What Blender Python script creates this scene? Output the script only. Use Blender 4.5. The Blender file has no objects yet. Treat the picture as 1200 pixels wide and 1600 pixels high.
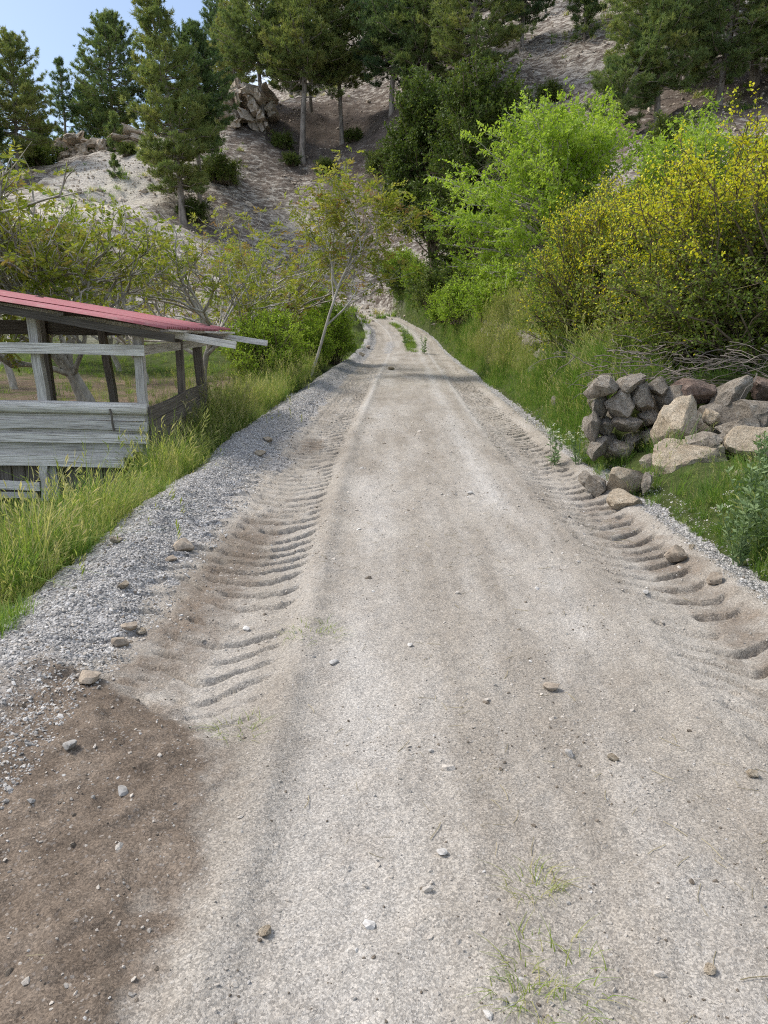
import bpy, math, random
import numpy as np
from mathutils import Vector, Matrix, Euler

# ------------------------------------------------------------------ camera, sky, sun, exposure
SC = bpy.context.scene
COL = SC.collection
PITCH = math.radians(11.7)
EYE = 1.6
FPX = 1155.0                                   # focal length in photo pixels (photo 1200 x 1600)
cam_d = bpy.data.cameras.new('camera'); cam = bpy.data.objects.new('camera', cam_d); COL.objects.link(cam)
cam.location = (0, 0, EYE); cam.rotation_euler = (math.pi/2 - PITCH, 0, 0)
cam_d.sensor_fit = 'VERTICAL'; cam_d.sensor_height = 36.0; cam_d.lens = 36.0*FPX/1600.0
cam_d.clip_start = 0.05; cam_d.clip_end = 1000
SC.camera = cam

SUN_EL, SUN_AZ = math.radians(52), math.radians(284)      # azimuth clockwise from +Y
W = bpy.data.worlds.new('World'); SC.world = W; W.use_nodes = True
wn, wl = W.node_tree.nodes, W.node_tree.links
bg = wn['Background']; bg.inputs['Strength'].default_value = 0.08
sky = wn.new('ShaderNodeTexSky'); sky.sky_type = 'NISHITA'; sky.sun_disc = False
sky.sun_elevation = SUN_EL; sky.sun_rotation = SUN_AZ; sky.air_density = 1.0; sky.dust_density = 2.0; sky.ozone_density = 1.2
wtc = wn.new('ShaderNodeTexCoord'); wnz = wn.new('ShaderNodeTexNoise')
wnz.inputs['Scale'].default_value = 1.7; wnz.inputs['Detail'].default_value = 6; wnz.inputs['Roughness'].default_value = 0.55
wmp = wn.new('ShaderNodeMapping'); wmp.inputs["Location"].default_value = (2.1, 0.7, 0.3)
wl.new(wtc.outputs['Generated'], wmp.inputs['Vector']); wl.new(wmp.outputs[0], wnz.inputs['Vector'])
wmr = wn.new('ShaderNodeMapRange'); wmr.inputs[1].default_value = 0.47; wmr.inputs[2].default_value = 0.66
wmr.inputs[3].default_value = 0.0; wmr.inputs[4].default_value = 0.95
wl.new(wnz.outputs['Fac'], wmr.inputs[0])
wmx = wn.new('ShaderNodeMixRGB'); wmx.inputs['Color2'].default_value = (8.2, 8.5, 9.0, 1)     # thin high cloud
wl.new(wmr.outputs[0], wmx.inputs['Fac']); wl.new(sky.outputs[0], wmx.inputs['Color1'])
wl.new(wmx.outputs[0], bg.inputs['Color'])

sd = bpy.data.lights.new('sun', 'SUN'); sun = bpy.data.objects.new('sun', sd); COL.objects.link(sun)
sd.energy = 1.5; sd.angle = math.radians(16); sd.color = (1.0, 0.95, 0.87)
sdir = Vector((math.sin(SUN_AZ)*math.cos(SUN_EL), math.cos(SUN_AZ)*math.cos(SUN_EL), math.sin(SUN_EL)))
sun.rotation_euler = (-sdir).to_track_quat('-Z', 'Y').to_euler(); sun.location = sdir*60
SC.view_settings.view_transform = 'Standard'; SC.view_settings.look = 'None'
SC.view_settings.exposure = 1.33; SC.view_settings.gamma = 1.0; SC.view_settings.use_curve_mapping = False
SC.render.engine = 'CYCLES'
cy = SC.cycles
cy.max_bounces = 7; cy.diffuse_bounces = 5; cy.glossy_bounces = 2; cy.transmission_bounces = 3; cy.transparent_max_bounces = 4
cy.use_denoising = False; cy.filter_width = 1.1; cy.caustics_reflective = False; cy.caustics_refractive = False

# ------------------------------------------------------------------ helpers
RNG = np.random.default_rng(7)
def pix(px, py, d):
    """photo pixel + forward distance (metres along the ground) -> world point"""
    u = (px-600.0)/FPX; v = (800.0-py)/FPX
    y = math.cos(PITCH)+v*math.sin(PITCH); z = -math.sin(PITCH)+v*math.cos(PITCH)
    s = d/y
    return np.array((u*s, d, EYE+z*s))
def pxx(px, d):
    return (px-600.0)/FPX*d
def sstep(a, b, x):
    t = np.clip((np.asarray(x, float)-a)/(b-a), 0, 1); return t*t*(3-2*t)
def _hash(ix, iy, iz):
    h = (ix.astype(np.int64)*374761393 + iy.astype(np.int64)*668265263 + iz.astype(np.int64)*2147483647+1013904223) & 0xffffffff
    h = ((h ^ (h >> 13))*1274126177) & 0xffffffff
    h = ((h ^ (h >> 16))*2246822519) & 0xffffffff
    return ((h ^ (h >> 15)) & 0xffffff)/float(0xffffff)
def vnoise(x, y, z=0.0):
    x, y, z = np.broadcast_arrays(np.asarray(x, float), np.asarray(y, float), np.asarray(z, float))
    ix, iy, iz = np.floor(x), np.floor(y), np.floor(z)
    fx, fy, fz = x-ix, y-iy, z-iz
    fx = fx*fx*(3-2*fx); fy = fy*fy*(3-2*fy); fz = fz*fz*(3-2*fz)
    r = 0
    for dx in (0, 1):
        for dy in (0, 1):
            for dz in (0, 1):
                w = (fx if dx else 1-fx)*(fy if dy else 1-fy)*(fz if dz else 1-fz)
                r = r + w*_hash(ix+dx, iy+dy, iz+dz)
    return r
def fbm(x, y, z=0.0, oct=4, rough=0.5):
    a, s, t = 1.0, 0.0, 0.0
    for k in range(oct):
        s = s + a*vnoise(np.asarray(x)*2**k+17.3*k, np.asarray(y)*2**k-9.1*k, np.asarray(z)*2**k+k*3.7); t += a; a *= rough
    return s/t
def unit(v):
    return v/np.maximum(np.linalg.norm(v, axis=-1, keepdims=True), 1e-9)

class MB:
    """collects vertices, triangles and quads; one build() = one mesh"""
    def __init__(s): s.v = []; s.f3 = []; s.f4 = []; s.t = []; s.g = []; s.n = 0
    def add(s, v, f3=None, f4=None, tint=0.5, grain=None):
        v = np.asarray(v, float).reshape(-1, 3)
        s.v.append(v)
        if f3 is not None and len(f3): s.f3.append(np.asarray(f3, np.int64).reshape(-1, 3)+s.n)
        if f4 is not None and len(f4): s.f4.append(np.asarray(f4, np.int64).reshape(-1, 4)+s.n)
        s.t.append(np.broadcast_to(np.asarray(tint, float), (len(v),)).copy())
        s.g.append(np.zeros((len(v), 3)) if grain is None else np.asarray(grain, float).reshape(-1, 3))
        s.n += len(v)
    def mesh(s, name, mat=None, smooth=False):
        me = bpy.data.meshes.new(name)
        v = np.concatenate(s.v) if s.v else np.zeros((0, 3))
        f3 = np.concatenate(s.f3) if s.f3 else np.zeros((0, 3), np.int64)
        f4 = np.concatenate(s.f4) if s.f4 else np.zeros((0, 4), np.int64)
        me.vertices.add(len(v)); me.vertices.foreach_set('co', v.astype(np.float32).ravel())
        nl = f3.size+f4.size; me.loops.add(nl); me.polygons.add(len(f3)+len(f4))
        me.loops.foreach_set('vertex_index', np.concatenate([f3.ravel(), f4.ravel()]).astype(np.int32))
        st = np.concatenate([np.arange(len(f3))*3, f3.size+np.arange(len(f4))*4]).astype(np.int32)
        me.polygons.foreach_set('loop_start', st)
        me.update(calc_edges=True)
        me.polygons.foreach_set('use_smooth', np.full(len(me.polygons), bool(smooth)))
        a = me.attributes.new('tint', 'FLOAT', 'POINT'); a.data.foreach_set('value', np.concatenate(s.t).astype(np.float32))
        g = np.concatenate(s.g)
        if g.any():
            a = me.attributes.new('grain', 'FLOAT_VECTOR', 'POINT'); a.data.foreach_set('vector', g.astype(np.float32).ravel())
        if mat is not None: me.materials.append(mat)
        me.validate()
        return me
    def build(s, name, mat, parent=None, smooth=False):
        return link(name, s.mesh(name, mat, smooth), parent)
def link(name, data, parent=None, loc=None):
    o = bpy.data.objects.new(name, data); COL.objects.link(o)
    if parent is not None: o.parent = parent
    if loc is not None: o.location = loc
    return o
def tag(o, label=None, cat=None, group=None, kind=None):
    if label: o['label'] = label
    if cat: o['category'] = cat
    if group: o['group'] = group
    if kind: o['kind'] = kind
    return o
def thing(name, label, cat, loc=(0, 0, 0), rz=0.0, group=None, scale=1.0):
    o = bpy.data.objects.new(name, None); COL.objects.link(o); o.empty_display_size = 0.2
    o.location = loc; o.rotation_euler = (0, 0, rz); o.scale = (scale,)*3 if np.isscalar(scale) else scale
    return tag(o, label, cat, group)

def tubes(mb, P, R, sides=5, tint=0.5, cap=False):
    """many curved tubes at once: P (N,K,3), R (N,K)"""
    P = np.asarray(P, float); R = np.asarray(R, float)
    if P.ndim == 2: P = P[None]; R = R[None]
    N, K, _ = P.shape
    T = np.empty_like(P); T[:, 1:-1] = P[:, 2:]-P[:, :-2]; T[:, 0] = P[:, 1]-P[:, 0]; T[:, -1] = P[:, -1]-P[:, -2]
    T = unit(T)
    up = np.where(np.abs(T[:, :1, 2:3]) > 0.9, np.array((1., 0, 0)), np.array((0, 0, 1.)))
    A = unit(np.cross(T, np.broadcast_to(up, T.shape))); B = np.cross(T, A)
    th = np.arange(sides)*2*math.pi/sides
    ring = P[:, :, None, :]+R[:, :, None, None]*(np.cos(th)[None, None, :, None]*A[:, :, None, :]+np.sin(th)[None, None, :, None]*B[:, :, None, :])
    idx = np.arange(N*K*sides).reshape(N, K, sides)
    a = idx[:, :-1, :]; b = np.roll(idx, -1, 2)[:, :-1, :]; c = np.roll(idx, -1, 2)[:, 1:, :]; d = idx[:, 1:, :]
    f4 = np.stack([a, b, c, d], -1).reshape(-1, 4)
    tt = tint
    if not np.isscalar(tint): tt = np.repeat(np.asarray(tint), K*sides)
    mb.add(ring.reshape(-1, 3), None, f4, tt)
def leaves(mb, p, d, L, Wd, tint, rng, droop=0.0):
    """diamond leaves: p (N,3), d (N,3)"""
    n = len(p); d = unit(d)
    r = rng.normal(size=(n, 3)); r[:, 2] += 0.8
    s = unit(np.cross(d, r)); nn = np.cross(s, d)
    L = np.broadcast_to(L, (n,))[:, None]; Wd = np.broadcast_to(Wd, (n,))[:, None]
    mid = p+d*L*0.5+nn*L*0.06
    tip = p+d*L-np.array((0, 0, 1.))*L*droop
    v = np.stack([p, mid+s*Wd*0.5, tip, mid-s*Wd*0.5], 1).reshape(-1, 3)
    i = np.arange(n)[:, None]*4
    f3 = np.concatenate([i+np.array([[0, 1, 2]]), i+np.array([[0, 2, 3]])])
    mb.add(v, f3, None, np.repeat(np.broadcast_to(tint, (n,)), 4))
def rdir(rng, n):
    return unit(rng.normal(size=(n, 3)))

# ------------------------------------------------------------------ node materials
def new_mat(name):
    m = bpy.data.materials.new(name); m.use_nodes = True
    return m, m.node_tree.nodes, m.node_tree.links, m.node_tree.nodes['Principled BSDF']
def nd(nodes, kind, **kw):
    n = nodes.new(kind)
    for k, v in kw.items():
        if k in n.inputs: n.inputs[k].default_value = v
        else: setattr(n, k, v)
    return n
def noise(nt, vec, scale, detail=4, rough=0.55):
    n = nd(nt.nodes, 'ShaderNodeTexNoise', Scale=scale, Detail=detail, Roughness=rough)
    if vec is not None: nt.links.new(vec, n.inputs['Vector'])
    return n.outputs['Fac']
def ramp(nt, fac, stops, interp='LINEAR'):
    r = nt.nodes.new('ShaderNodeValToRGB'); r.color_ramp.interpolation = interp
    el = r.color_ramp.elements
    while len(el) < len(stops): el.new(0.5)
    for e, (p, c) in zip(el, stops):
        e.position = p; e.color = (*c, 1) if len(c) == 3 else c
    nt.links.new(fac, r.inputs['Fac']); return r.outputs['Color']
def mixc(nt, fac, a, b, mode='MIX'):
    m = nt.nodes.new('ShaderNodeMixRGB'); m.blend_type = mode
    for s, v in (('Fac', fac), ('Color1', a), ('Color2', b)):
        if isinstance(v, (int, float)): m.inputs[s].default_value = v
        elif isinstance(v, tuple): m.inputs[s].default_value = (*v, 1)
        else: nt.links.new(v, m.inputs[s])
    return m.outputs['Color']
def math_(nt, op, a, b=None, clamp=False):
    m = nt.nodes.new('ShaderNodeMath'); m.operation = op; m.use_clamp = clamp
    for i, v in enumerate((a, b)):
        if v is None: continue
        if isinstance(v, (int, float)): m.inputs[i].default_value = v
        else: nt.links.new(v, m.inputs[i])
    return m.outputs[0]
def attr(nt, name, out='Fac'):
    a = nt.nodes.new('ShaderNodeAttribute'); a.attribute_name = name; return a.outputs[out]
def mapr(nt, v, a, b, c=0.0, d=1.0):
    m = nt.nodes.new('ShaderNodeMapRange'); nt.links.new(v, m.inputs[0])
    for i, q in enumerate((a, b, c, d)): m.inputs[1+i].default_value = q
    return m.outputs[0]
def bump(nt, h, strength, dist, prev=None):
    b = nd(nt.nodes, 'ShaderNodeBump', Strength=strength, Distance=dist)
    nt.links.new(h, b.inputs['Height'])
    if prev is not None: nt.links.new(prev, b.inputs['Normal'])
    return b.outputs['Normal']
def leaf_mat(name, stops, trans=0.35, rough=0.55, spec=0.25, vary=0.22):
    m, N, L, p = new_mat(name); nt = m.node_tree
    oi = N.new('ShaderNodeObjectInfo')
    t = math_(nt, 'ADD', attr(nt, 'tint'), math_(nt, 'MULTIPLY', math_(nt, 'SUBTRACT', oi.outputs['Random'], 0.5), vary), True)
    c = ramp(nt, t, stops)
    L.new(c, p.inputs['Base Color']); p.inputs['Roughness'].default_value = rough
    p.inputs['Specular IOR Level'].default_value = spec
    tr = N.new('ShaderNodeBsdfTranslucent'); L.new(mixc(nt, 1.0, c, (1.15, 1.2, 0.7), 'MULTIPLY'), tr.inputs['Color'])
    mx = N.new('ShaderNodeMixShader'); mx.inputs[0].default_value = trans
    L.new(p.outputs[0], mx.inputs[1]); L.new(tr.outputs[0], mx.inputs[2])
    L.new(mx.outputs[0], N['Material Output'].inputs['Surface'])
    return m
def bark_mat(name, dark, light, scale=6.0):
    m, N, L, p = new_mat(name); nt = m.node_tree
    tc = N.new('ShaderNodeTexCoord'); mp = nd(N, 'ShaderNodeMapping'); mp.inputs['Scale'].default_value = (1, 1, 0.25)
    L.new(tc.outputs['Object'], mp.inputs['Vector'])
    f = noise(nt, mp.outputs[0], scale, 6, 0.65)
    L.new(ramp(nt, f, [(0.3, dark), (0.62, light)]), p.inputs['Base Color']); p.inputs['Roughness'].default_value = 0.9
    p.inputs['Specular IOR Level'].default_value = 0.15
    L.new(bump(nt, f, 0.7, 0.03), p.inputs['Normal'])
    return m
M = {}
M['pine'] = leaf_mat('pine_needles', [(0.0, (0.085, 0.145, 0.07)), (0.45, (0.155, 0.215, 0.078)), (0.8, (0.23, 0.27, 0.085)), (1.0, (0.29, 0.29, 0.1))], 0.4, 0.6, 0.25, 0.45)
M['walnut'] = leaf_mat('walnut_leaves', [(0.0, (0.15, 0.21, 0.03)), (0.5, (0.27, 0.3, 0.05)), (0.8, (0.34, 0.31, 0.075)), (1.0, (0.3, 0.18, 0.08))], 0.48)
M['bright'] = leaf_mat('bright_leaves', [(0.0, (0.17, 0.27, 0.03)), (0.5, (0.32, 0.45, 0.05)), (1.0, (0.44, 0.54, 0.09))], 0.45)
M['darkleaf'] = leaf_mat('dark_leaves', [(0.0, (0.05, 0.085, 0.018)), (0.6, (0.105, 0.15, 0.03)), (1.0, (0.18, 0.21, 0.045))], 0.38)
M['broom'] = leaf_mat('shrub_leaves', [(0.0, (0.085, 0.14, 0.025)), (0.5, (0.2, 0.255, 0.045)), (0.8, (0.33, 0.34, 0.05)), (1.0, (0.2, 0.14, 0.06))], 0.35)
M['petal'] = leaf_mat('yellow_petals', [(0.0, (0.44, 0.5, 0.04)), (0.6, (0.66, 0.65, 0.04)), (1.0, (0.74, 0.62, 0.03))], 0.35)
M['white_petal'] = leaf_mat('white_petals', [(0.0, (0.6, 0.6, 0.5)), (1.0, (0.8, 0.8, 0.72))], 0.3)
M['grass'] = leaf_mat('grass_blades', [(0.0, (0.09, 0.18, 0.035)), (0.45, (0.18, 0.285, 0.055)), (0.75, (0.29, 0.33, 0.09)), (1.0, (0.5, 0.44, 0.25))], 0.48)
M['straw'] = leaf_mat('straw', [(0.0, (0.3, 0.25, 0.14)), (1.0, (0.5, 0.44, 0.3))], 0.3)
M['greyweed'] = leaf_mat('weed_leaves', [(0.0, (0.12, 0.19, 0.08)), (1.0, (0.24, 0.32, 0.15))], 0.3)
M['pinebark'] = bark_mat('pine_bark', (0.085, 0.07, 0.058), (0.34, 0.30, 0.26), 5)
M['palebark'] = bark_mat('pale_bark', (0.2, 0.18, 0.15), (0.5, 0.47, 0.42), 7)
M['twig'] = bark_mat('brown_twig', (0.09, 0.07, 0.05), (0.2, 0.16, 0.11), 12)
M['deadtwig'] = bark_mat('grey_dead_twig', (0.08, 0.066, 0.054), (0.22, 0.195, 0.17), 12)

def road_material():
    m, N, L, p = new_mat('dirt_road'); nt = m.node_tree
    tc = N.new('ShaderNodeTexCoord'); P = tc.outputs['Object']
    big = noise(nt, P, 0.9, 5, 0.6); mid = noise(nt, P, 5.0, 6, 0.65); fine = noise(nt, P, 42.0, 5, 0.7)
    mp = nd(N, 'ShaderNodeMapping'); mp.inputs['Scale'].default_value = (1.0, 0.13, 1.0); L.new(P, mp.inputs['Vector'])
    streak = noise(nt, mp.outputs[0], 4.2, 5, 0.6)
    base = ramp(nt, big, [(0.3, (0.25, 0.224, 0.19)), (0.5, (0.32, 0.29, 0.25)), (0.7, (0.375, 0.346, 0.302))])
    base = mixc(nt, mapr(nt, streak, 0.42, 0.68, 0, 0.75), base, (0.43, 0.404, 0.366))
    base = mixc(nt, attr(nt, 'pale'), base, (0.5, 0.484, 0.457))
    base = mixc(nt, mapr(nt, mid, 0.5, 0.72, 0, 0.35), base, (0.245, 0.212, 0.176))
    # loose brown soil
    soil = ramp(nt, mid, [(0.3, (0.115, 0.09, 0.069)), (0.55, (0.18, 0.145, 0.114)), (0.75, (0.255, 0.211, 0.169))])
    bf = math_(nt, 'ADD', attr(nt, 'brown'), math_(nt, 'MULTIPLY', math_(nt, 'SUBTRACT', mid, 0.5), 0.9))
    base = mixc(nt, mapr(nt, bf, 0.32, 0.72), base, soil)
    # grit: cells of differing stone colour, two sizes
    v1 = nd(N, 'ShaderNodeTexVoronoi', Scale=120.0); L.new(P, v1.inputs['Vector'])
    v2 = nd(N, 'ShaderNodeTexVoronoi', Scale=190.0); L.new(P, v2.inputs['Vector'])
    s1 = N.new('ShaderNodeSeparateColor'); L.new(v1.outputs['Color'], s1.inputs[0])
    s2 = N.new('ShaderNodeSeparateColor'); L.new(v2.outputs['Color'], s2.inputs[0])
    base = mixc(nt, 0.8, base, ramp(nt, s2.outputs[0], [(0.0, (0.55, 0.54, 0.53)), (0.6, (1.0, 0.99, 0.97)), (1.0, (1.4, 1.38, 1.35))]), 'MULTIPLY')
    base = mixc(nt, mapr(nt, s1.outputs[0], 0.93, 0.96, 0, 0.22), base, ramp(nt, s1.outputs[1], [(0, (0.16, 0.15, 0.15)), (0.5, (0.42, 0.4, 0.38)), (1, (0.7, 0.68, 0.64))]))
    # grey crushed stone
    v3 = nd(N, 'ShaderNodeTexVoronoi', Scale=62.0); L.new(P, v3.inputs['Vector'])
    s3 = N.new('ShaderNodeSeparateColor'); L.new(v3.outputs['Color'], s3.inputs[0])
    stone = ramp(nt, s3.outputs[0], [(0.0, (0.16, 0.157, 0.157)), (0.5, (0.38, 0.366, 0.348)), (0.85, (0.52, 0.505, 0.485)), (1.0, (0.62, 0.61, 0.6))])
    stone = mixc(nt, 0.5, stone, ramp(nt, v3.outputs['Distance'], [(0.0, (1.1, 1.1, 1.1)), (0.9, (0.45, 0.45, 0.46))]), 'MULTIPLY')
    gf = math_(nt, 'ADD', attr(nt, 'gravel'), math_(nt, 'MULTIPLY', math_(nt, 'SUBTRACT', mid, 0.5), 1.1))
    gm = mapr(nt, gf, 0.38, 0.66)
    base = mixc(nt, gm, base, stone)
    L.new(base, p.inputs['Base Color']); p.inputs['Roughness'].default_value = 0.95; p.inputs['Specular IOR Level'].default_value = 0.12
    hh = math_(nt, 'ADD', math_(nt, 'MULTIPLY', fine, 1.0), math_(nt, 'MULTIPLY', s1.outputs[0], 0.25))
    hh = math_(nt, 'ADD', hh, math_(nt, 'MULTIPLY', math_(nt, 'SUBTRACT', 0.6, v3.outputs['Distance']), math_(nt, 'MULTIPLY', gm, 1.3)))
    b = bump(nt, mid, 0.6, 0.03); L.new(bump(nt, hh, 0.9, 0.012, b), p.inputs['Normal'])
    return m
def ground_material():
    m, N, L, p = new_mat('open_ground'); nt = m.node_tree
    tc = N.new('ShaderNodeTexCoord'); P = tc.outputs['Object']
    big = noise(nt, P, 0.16, 5, 0.6); mid = noise(nt, P, 1.1, 7, 0.68); fine = noise(nt, P, 6.0, 8, 0.78)
    mp = nd(N, 'ShaderNodeMapping'); mp.inputs['Scale'].default_value = (0.6, 1.0, 1.6); L.new(P, mp.inputs['Vector'])
    patch = noise(nt, mp.outputs[0], 2.1, 7, 0.72)
    scree = ramp(nt, fine, [(0.3, (0.24, 0.21, 0.175)), (0.5, (0.52, 0.48, 0.42)), (0.68, (0.76, 0.72, 0.65))])
    litter = ramp(nt, mid, [(0.25, (0.08, 0.062, 0.05)), (0.55, (0.145, 0.117, 0.096)), (0.8, (0.26, 0.22, 0.185))])
    lf = math_(nt, 'ADD', attr(nt, 'litter'), math_(nt, 'MULTIPLY', math_(nt, 'SUBTRACT', patch, 0.5), 2.6))
    lf = math_(nt, 'ADD', lf, math_(nt, 'MULTIPLY', math_(nt, 'SUBTRACT', fine, 0.5), 0.8))
    hill = mixc(nt, mapr(nt, lf, 0.35, 0.75), scree, litter)
    hill = mixc(nt, attr(nt, 'chalk'), hill, ramp(nt, fine, [(0.25, (0.46, 0.4, 0.3)), (0.6, (0.74, 0.69, 0.57))]))
    field = ramp(nt, fine, [(0.25, (0.14, 0.1, 0.068)), (0.5, (0.24, 0.18, 0.13)), (0.75, (0.34, 0.27, 0.2))])
    field = mixc(nt, mapr(nt, mid, 0.5, 0.62, 0, 0.75), field, ramp(nt, fine, [(0.3, (0.07, 0.1, 0.025)), (0.7, (0.17, 0.2, 0.06))]))
    green = ramp(nt, fine, [(0.25, (0.04, 0.05, 0.018)), (0.5, (0.075, 0.1, 0.03)), (0.75, (0.15, 0.16, 0.06))])
    c = mixc(nt, attr(nt, 'field'), green, field)
    c = mixc(nt, attr(nt, 'hill'), c, hill)
    L.new(c, p.inputs['Base Color']); p.inputs['Roughness'].default_value = 0.95; p.inputs['Specular IOR Level'].default_value = 0.1
    b = bump(nt, patch, 0.8, 0.3); L.new(bump(nt, fine, 0.8, 0.08, b), p.inputs['Normal'])
    return m
def rock_material(name, a, b, lich, lichen_amt=0.55, bs=1.0, rs=1.0, vr=0.18):
    m, N, L, p = new_mat(name); nt = m.node_tree
    tc = N.new('ShaderNodeTexCoord'); P = tc.outputs['Object']
    oi = N.new('ShaderNodeObjectInfo')
    f = noise(nt, P, 7.0*rs, 9, 0.74); f2 = noise(nt, P, 34.0*rs, 7, 0.75); f3 = noise(nt, P, 6.5*rs, 9, 0.76)
    c = ramp(nt, f, [(0.3, a), (0.68, b)])
    c = mixc(nt, mapr(nt, f3, lichen_amt, lichen_amt+0.12, 0, 0.85), c, ramp(nt, f2, [(0.35, tuple(q*0.35 for q in lich)), (0.65, lich)]))
    c = mixc(nt, 0.4, c, ramp(nt, f2, [(0.36, (0.35, 0.33, 0.31)), (0.56, (1.1, 1.1, 1.1))]), 'MULTIPLY')
    f4 = noise(nt, P, 3.0*rs, 8, 0.72)
    c = mixc(nt, mapr(nt, f4, 0.56, 0.64, 0, 0.55), c, tuple(q*0.45 for q in a))
    hs = nd(N, 'ShaderNodeHueSaturation'); L.new(c, hs.inputs['Color']); L.new(mapr(nt, oi.outputs['Random'], 0, 1, 1-vr, 1+vr), hs.inputs['Value'])
    L.new(hs.outputs[0], p.inputs['Base Color']); p.inputs['Roughness'].default_value = 0.9; p.inputs['Specular IOR Level'].default_value = 0.2
    bb = bump(nt, f, 1.0, 0.11*bs); L.new(bump(nt, f2, 0.9, 0.02*bs, bb), p.inputs['Normal'])
    return m
def wood_material(name, dark, mid, light):
    m, N, L, p = new_mat(name); nt = m.node_tree
    g = attr(nt, 'grain', 'Vector'); mp = nd(N, 'ShaderNodeMapping'); mp.inputs['Scale'].default_value = (0.8, 26.0, 26.0); L.new(g, mp.inputs['Vector'])
    f = noise(nt, mp.outputs[0], 3.0, 7, 0.65)
    mp2 = nd(N, 'ShaderNodeMapping'); mp2.inputs['Scale'].default_value = (1.6, 3.0, 1.0); L.new(g, mp2.inputs['Vector'])
    s = noise(nt, mp2.outputs[0], 2.2, 4, 0.6)
    c = ramp(nt, f, [(0.28, dark), (0.48, mid), (0.72, light)])
    c = mixc(nt, mapr(nt, s, 0.55, 0.72, 0, 0.6), c, tuple(0.55*(q+r) for q, r in zip(dark, mid)))
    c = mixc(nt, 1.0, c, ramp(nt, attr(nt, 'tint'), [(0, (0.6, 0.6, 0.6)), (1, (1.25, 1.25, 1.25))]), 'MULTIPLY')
    L.new(c, p.inputs['Base Color']); p.inputs['Roughness'].default_value = 0.85; p.inputs['Specular IOR Level'].default_value = 0.2
    L.new(bump(nt, f, 0.9, 0.012), p.inputs['Normal'])
    return m
M['road'] = road_material(); M['ground'] = ground_material()
M['rock_warm'] = rock_material('warm_limestone', (0.4, 0.31, 0.21), (0.74, 0.65, 0.51), (0.42, 0.41, 0.39), 0.62)
M['rock_grey'] = rock_material('lichen_limestone', (0.21, 0.175, 0.135), (0.56, 0.5, 0.42), (0.68, 0.66, 0.6), 0.52)
M['rock_pink'] = rock_material('pink_limestone', (0.22, 0.14, 0.11), (0.5, 0.39, 0.32), (0.3, 0.28, 0.26), 0.6)
M['rock_cliff'] = rock_material('cliff_limestone', (0.4, 0.32, 0.24), (0.72, 0.64, 0.54), (0.42, 0.39, 0.35), 0.55, 1.0, 0.22)
M['clod'] = rock_material('dry_clod', (0.26, 0.21, 0.16), (0.42, 0.36, 0.29), (0.4, 0.36, 0.3), 0.7, 0.15)
M['roadstone'] = rock_material('road_pebble', (0.33, 0.29, 0.245), (0.6, 0.56, 0.5), (0.5, 0.47, 0.43), 0.6, 0.02)
M['pebble'] = rock_material('grey_pebble', (0.33, 0.315, 0.295), (0.62, 0.6, 0.565), (0.6, 0.59, 0.57), 0.6, 0.03, 1.0, 0.5)
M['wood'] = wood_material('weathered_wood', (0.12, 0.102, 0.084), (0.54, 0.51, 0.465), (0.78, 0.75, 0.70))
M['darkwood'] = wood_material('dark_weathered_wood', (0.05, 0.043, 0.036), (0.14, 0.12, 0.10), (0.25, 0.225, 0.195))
def paint_material():
    m, N, L, p = new_mat('red_painted_sheet'); nt = m.node_tree
    tc = N.new('ShaderNodeTexCoord'); f = noise(nt, tc.outputs['Object'], 3.0, 5, 0.6)
    c = ramp(nt, f, [(0.3, (0.31, 0.09, 0.1)), (0.7, (0.38, 0.12, 0.13))])
    d_ = noise(nt, tc.outputs['Object'], 9.0, 8, 0.75); c = mixc(nt, mapr(nt, d_, 0.52, 0.68, 0, 0.6), c, (0.4, 0.28, 0.24)); c = mixc(nt, mapr(nt, d_, 0.3, 0.4, 0.5, 0), c, (0.14, 0.05, 0.045))
    L.new(c, p.inputs['Base Color'])
    p.inputs['Roughness'].default_value = 0.6; return m
M['red'] = paint_material()

# ------------------------------------------------------------------ the lie of the land
def smooth_interp(ys, xs, sig):
    g = np.linspace(-15, 70, 1701); v = np.interp(g, ys, xs)
    k = np.exp(-0.5*(np.arange(-3*sig, 3*sig+0.01, 0.05)/sig)**2); k /= k.sum(); h = len(k)//2
    v = np.convolve(np.concatenate([2*v[0]-v[h:0:-1], v, 2*v[-1]-v[-2:-h-2:-1]]), k, 'valid')
    return lambda y: np.interp(y, g, v)
road_c = smooth_interp([-15, 0, 4.7, 9, 15, 30, 36, 40, 46, 50, 54, 70], [.36, .4, .43, .43, .58, .98, 1.05, .6, -.6, -1.9, -4.0, -13], 1.2)
road_z = smooth_interp([-15, 0, 27, 32, 42, 50, 70], [-.6, 0, 1.43, 1.85, 3.55, 5.0, 8.5], 1.5)
road_s = smooth_interp([-15, 24, 30, 36, 40, 46, 50, 70], [1, 1, .92, .76, .68, .55, .52, .52], 1.2)
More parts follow.
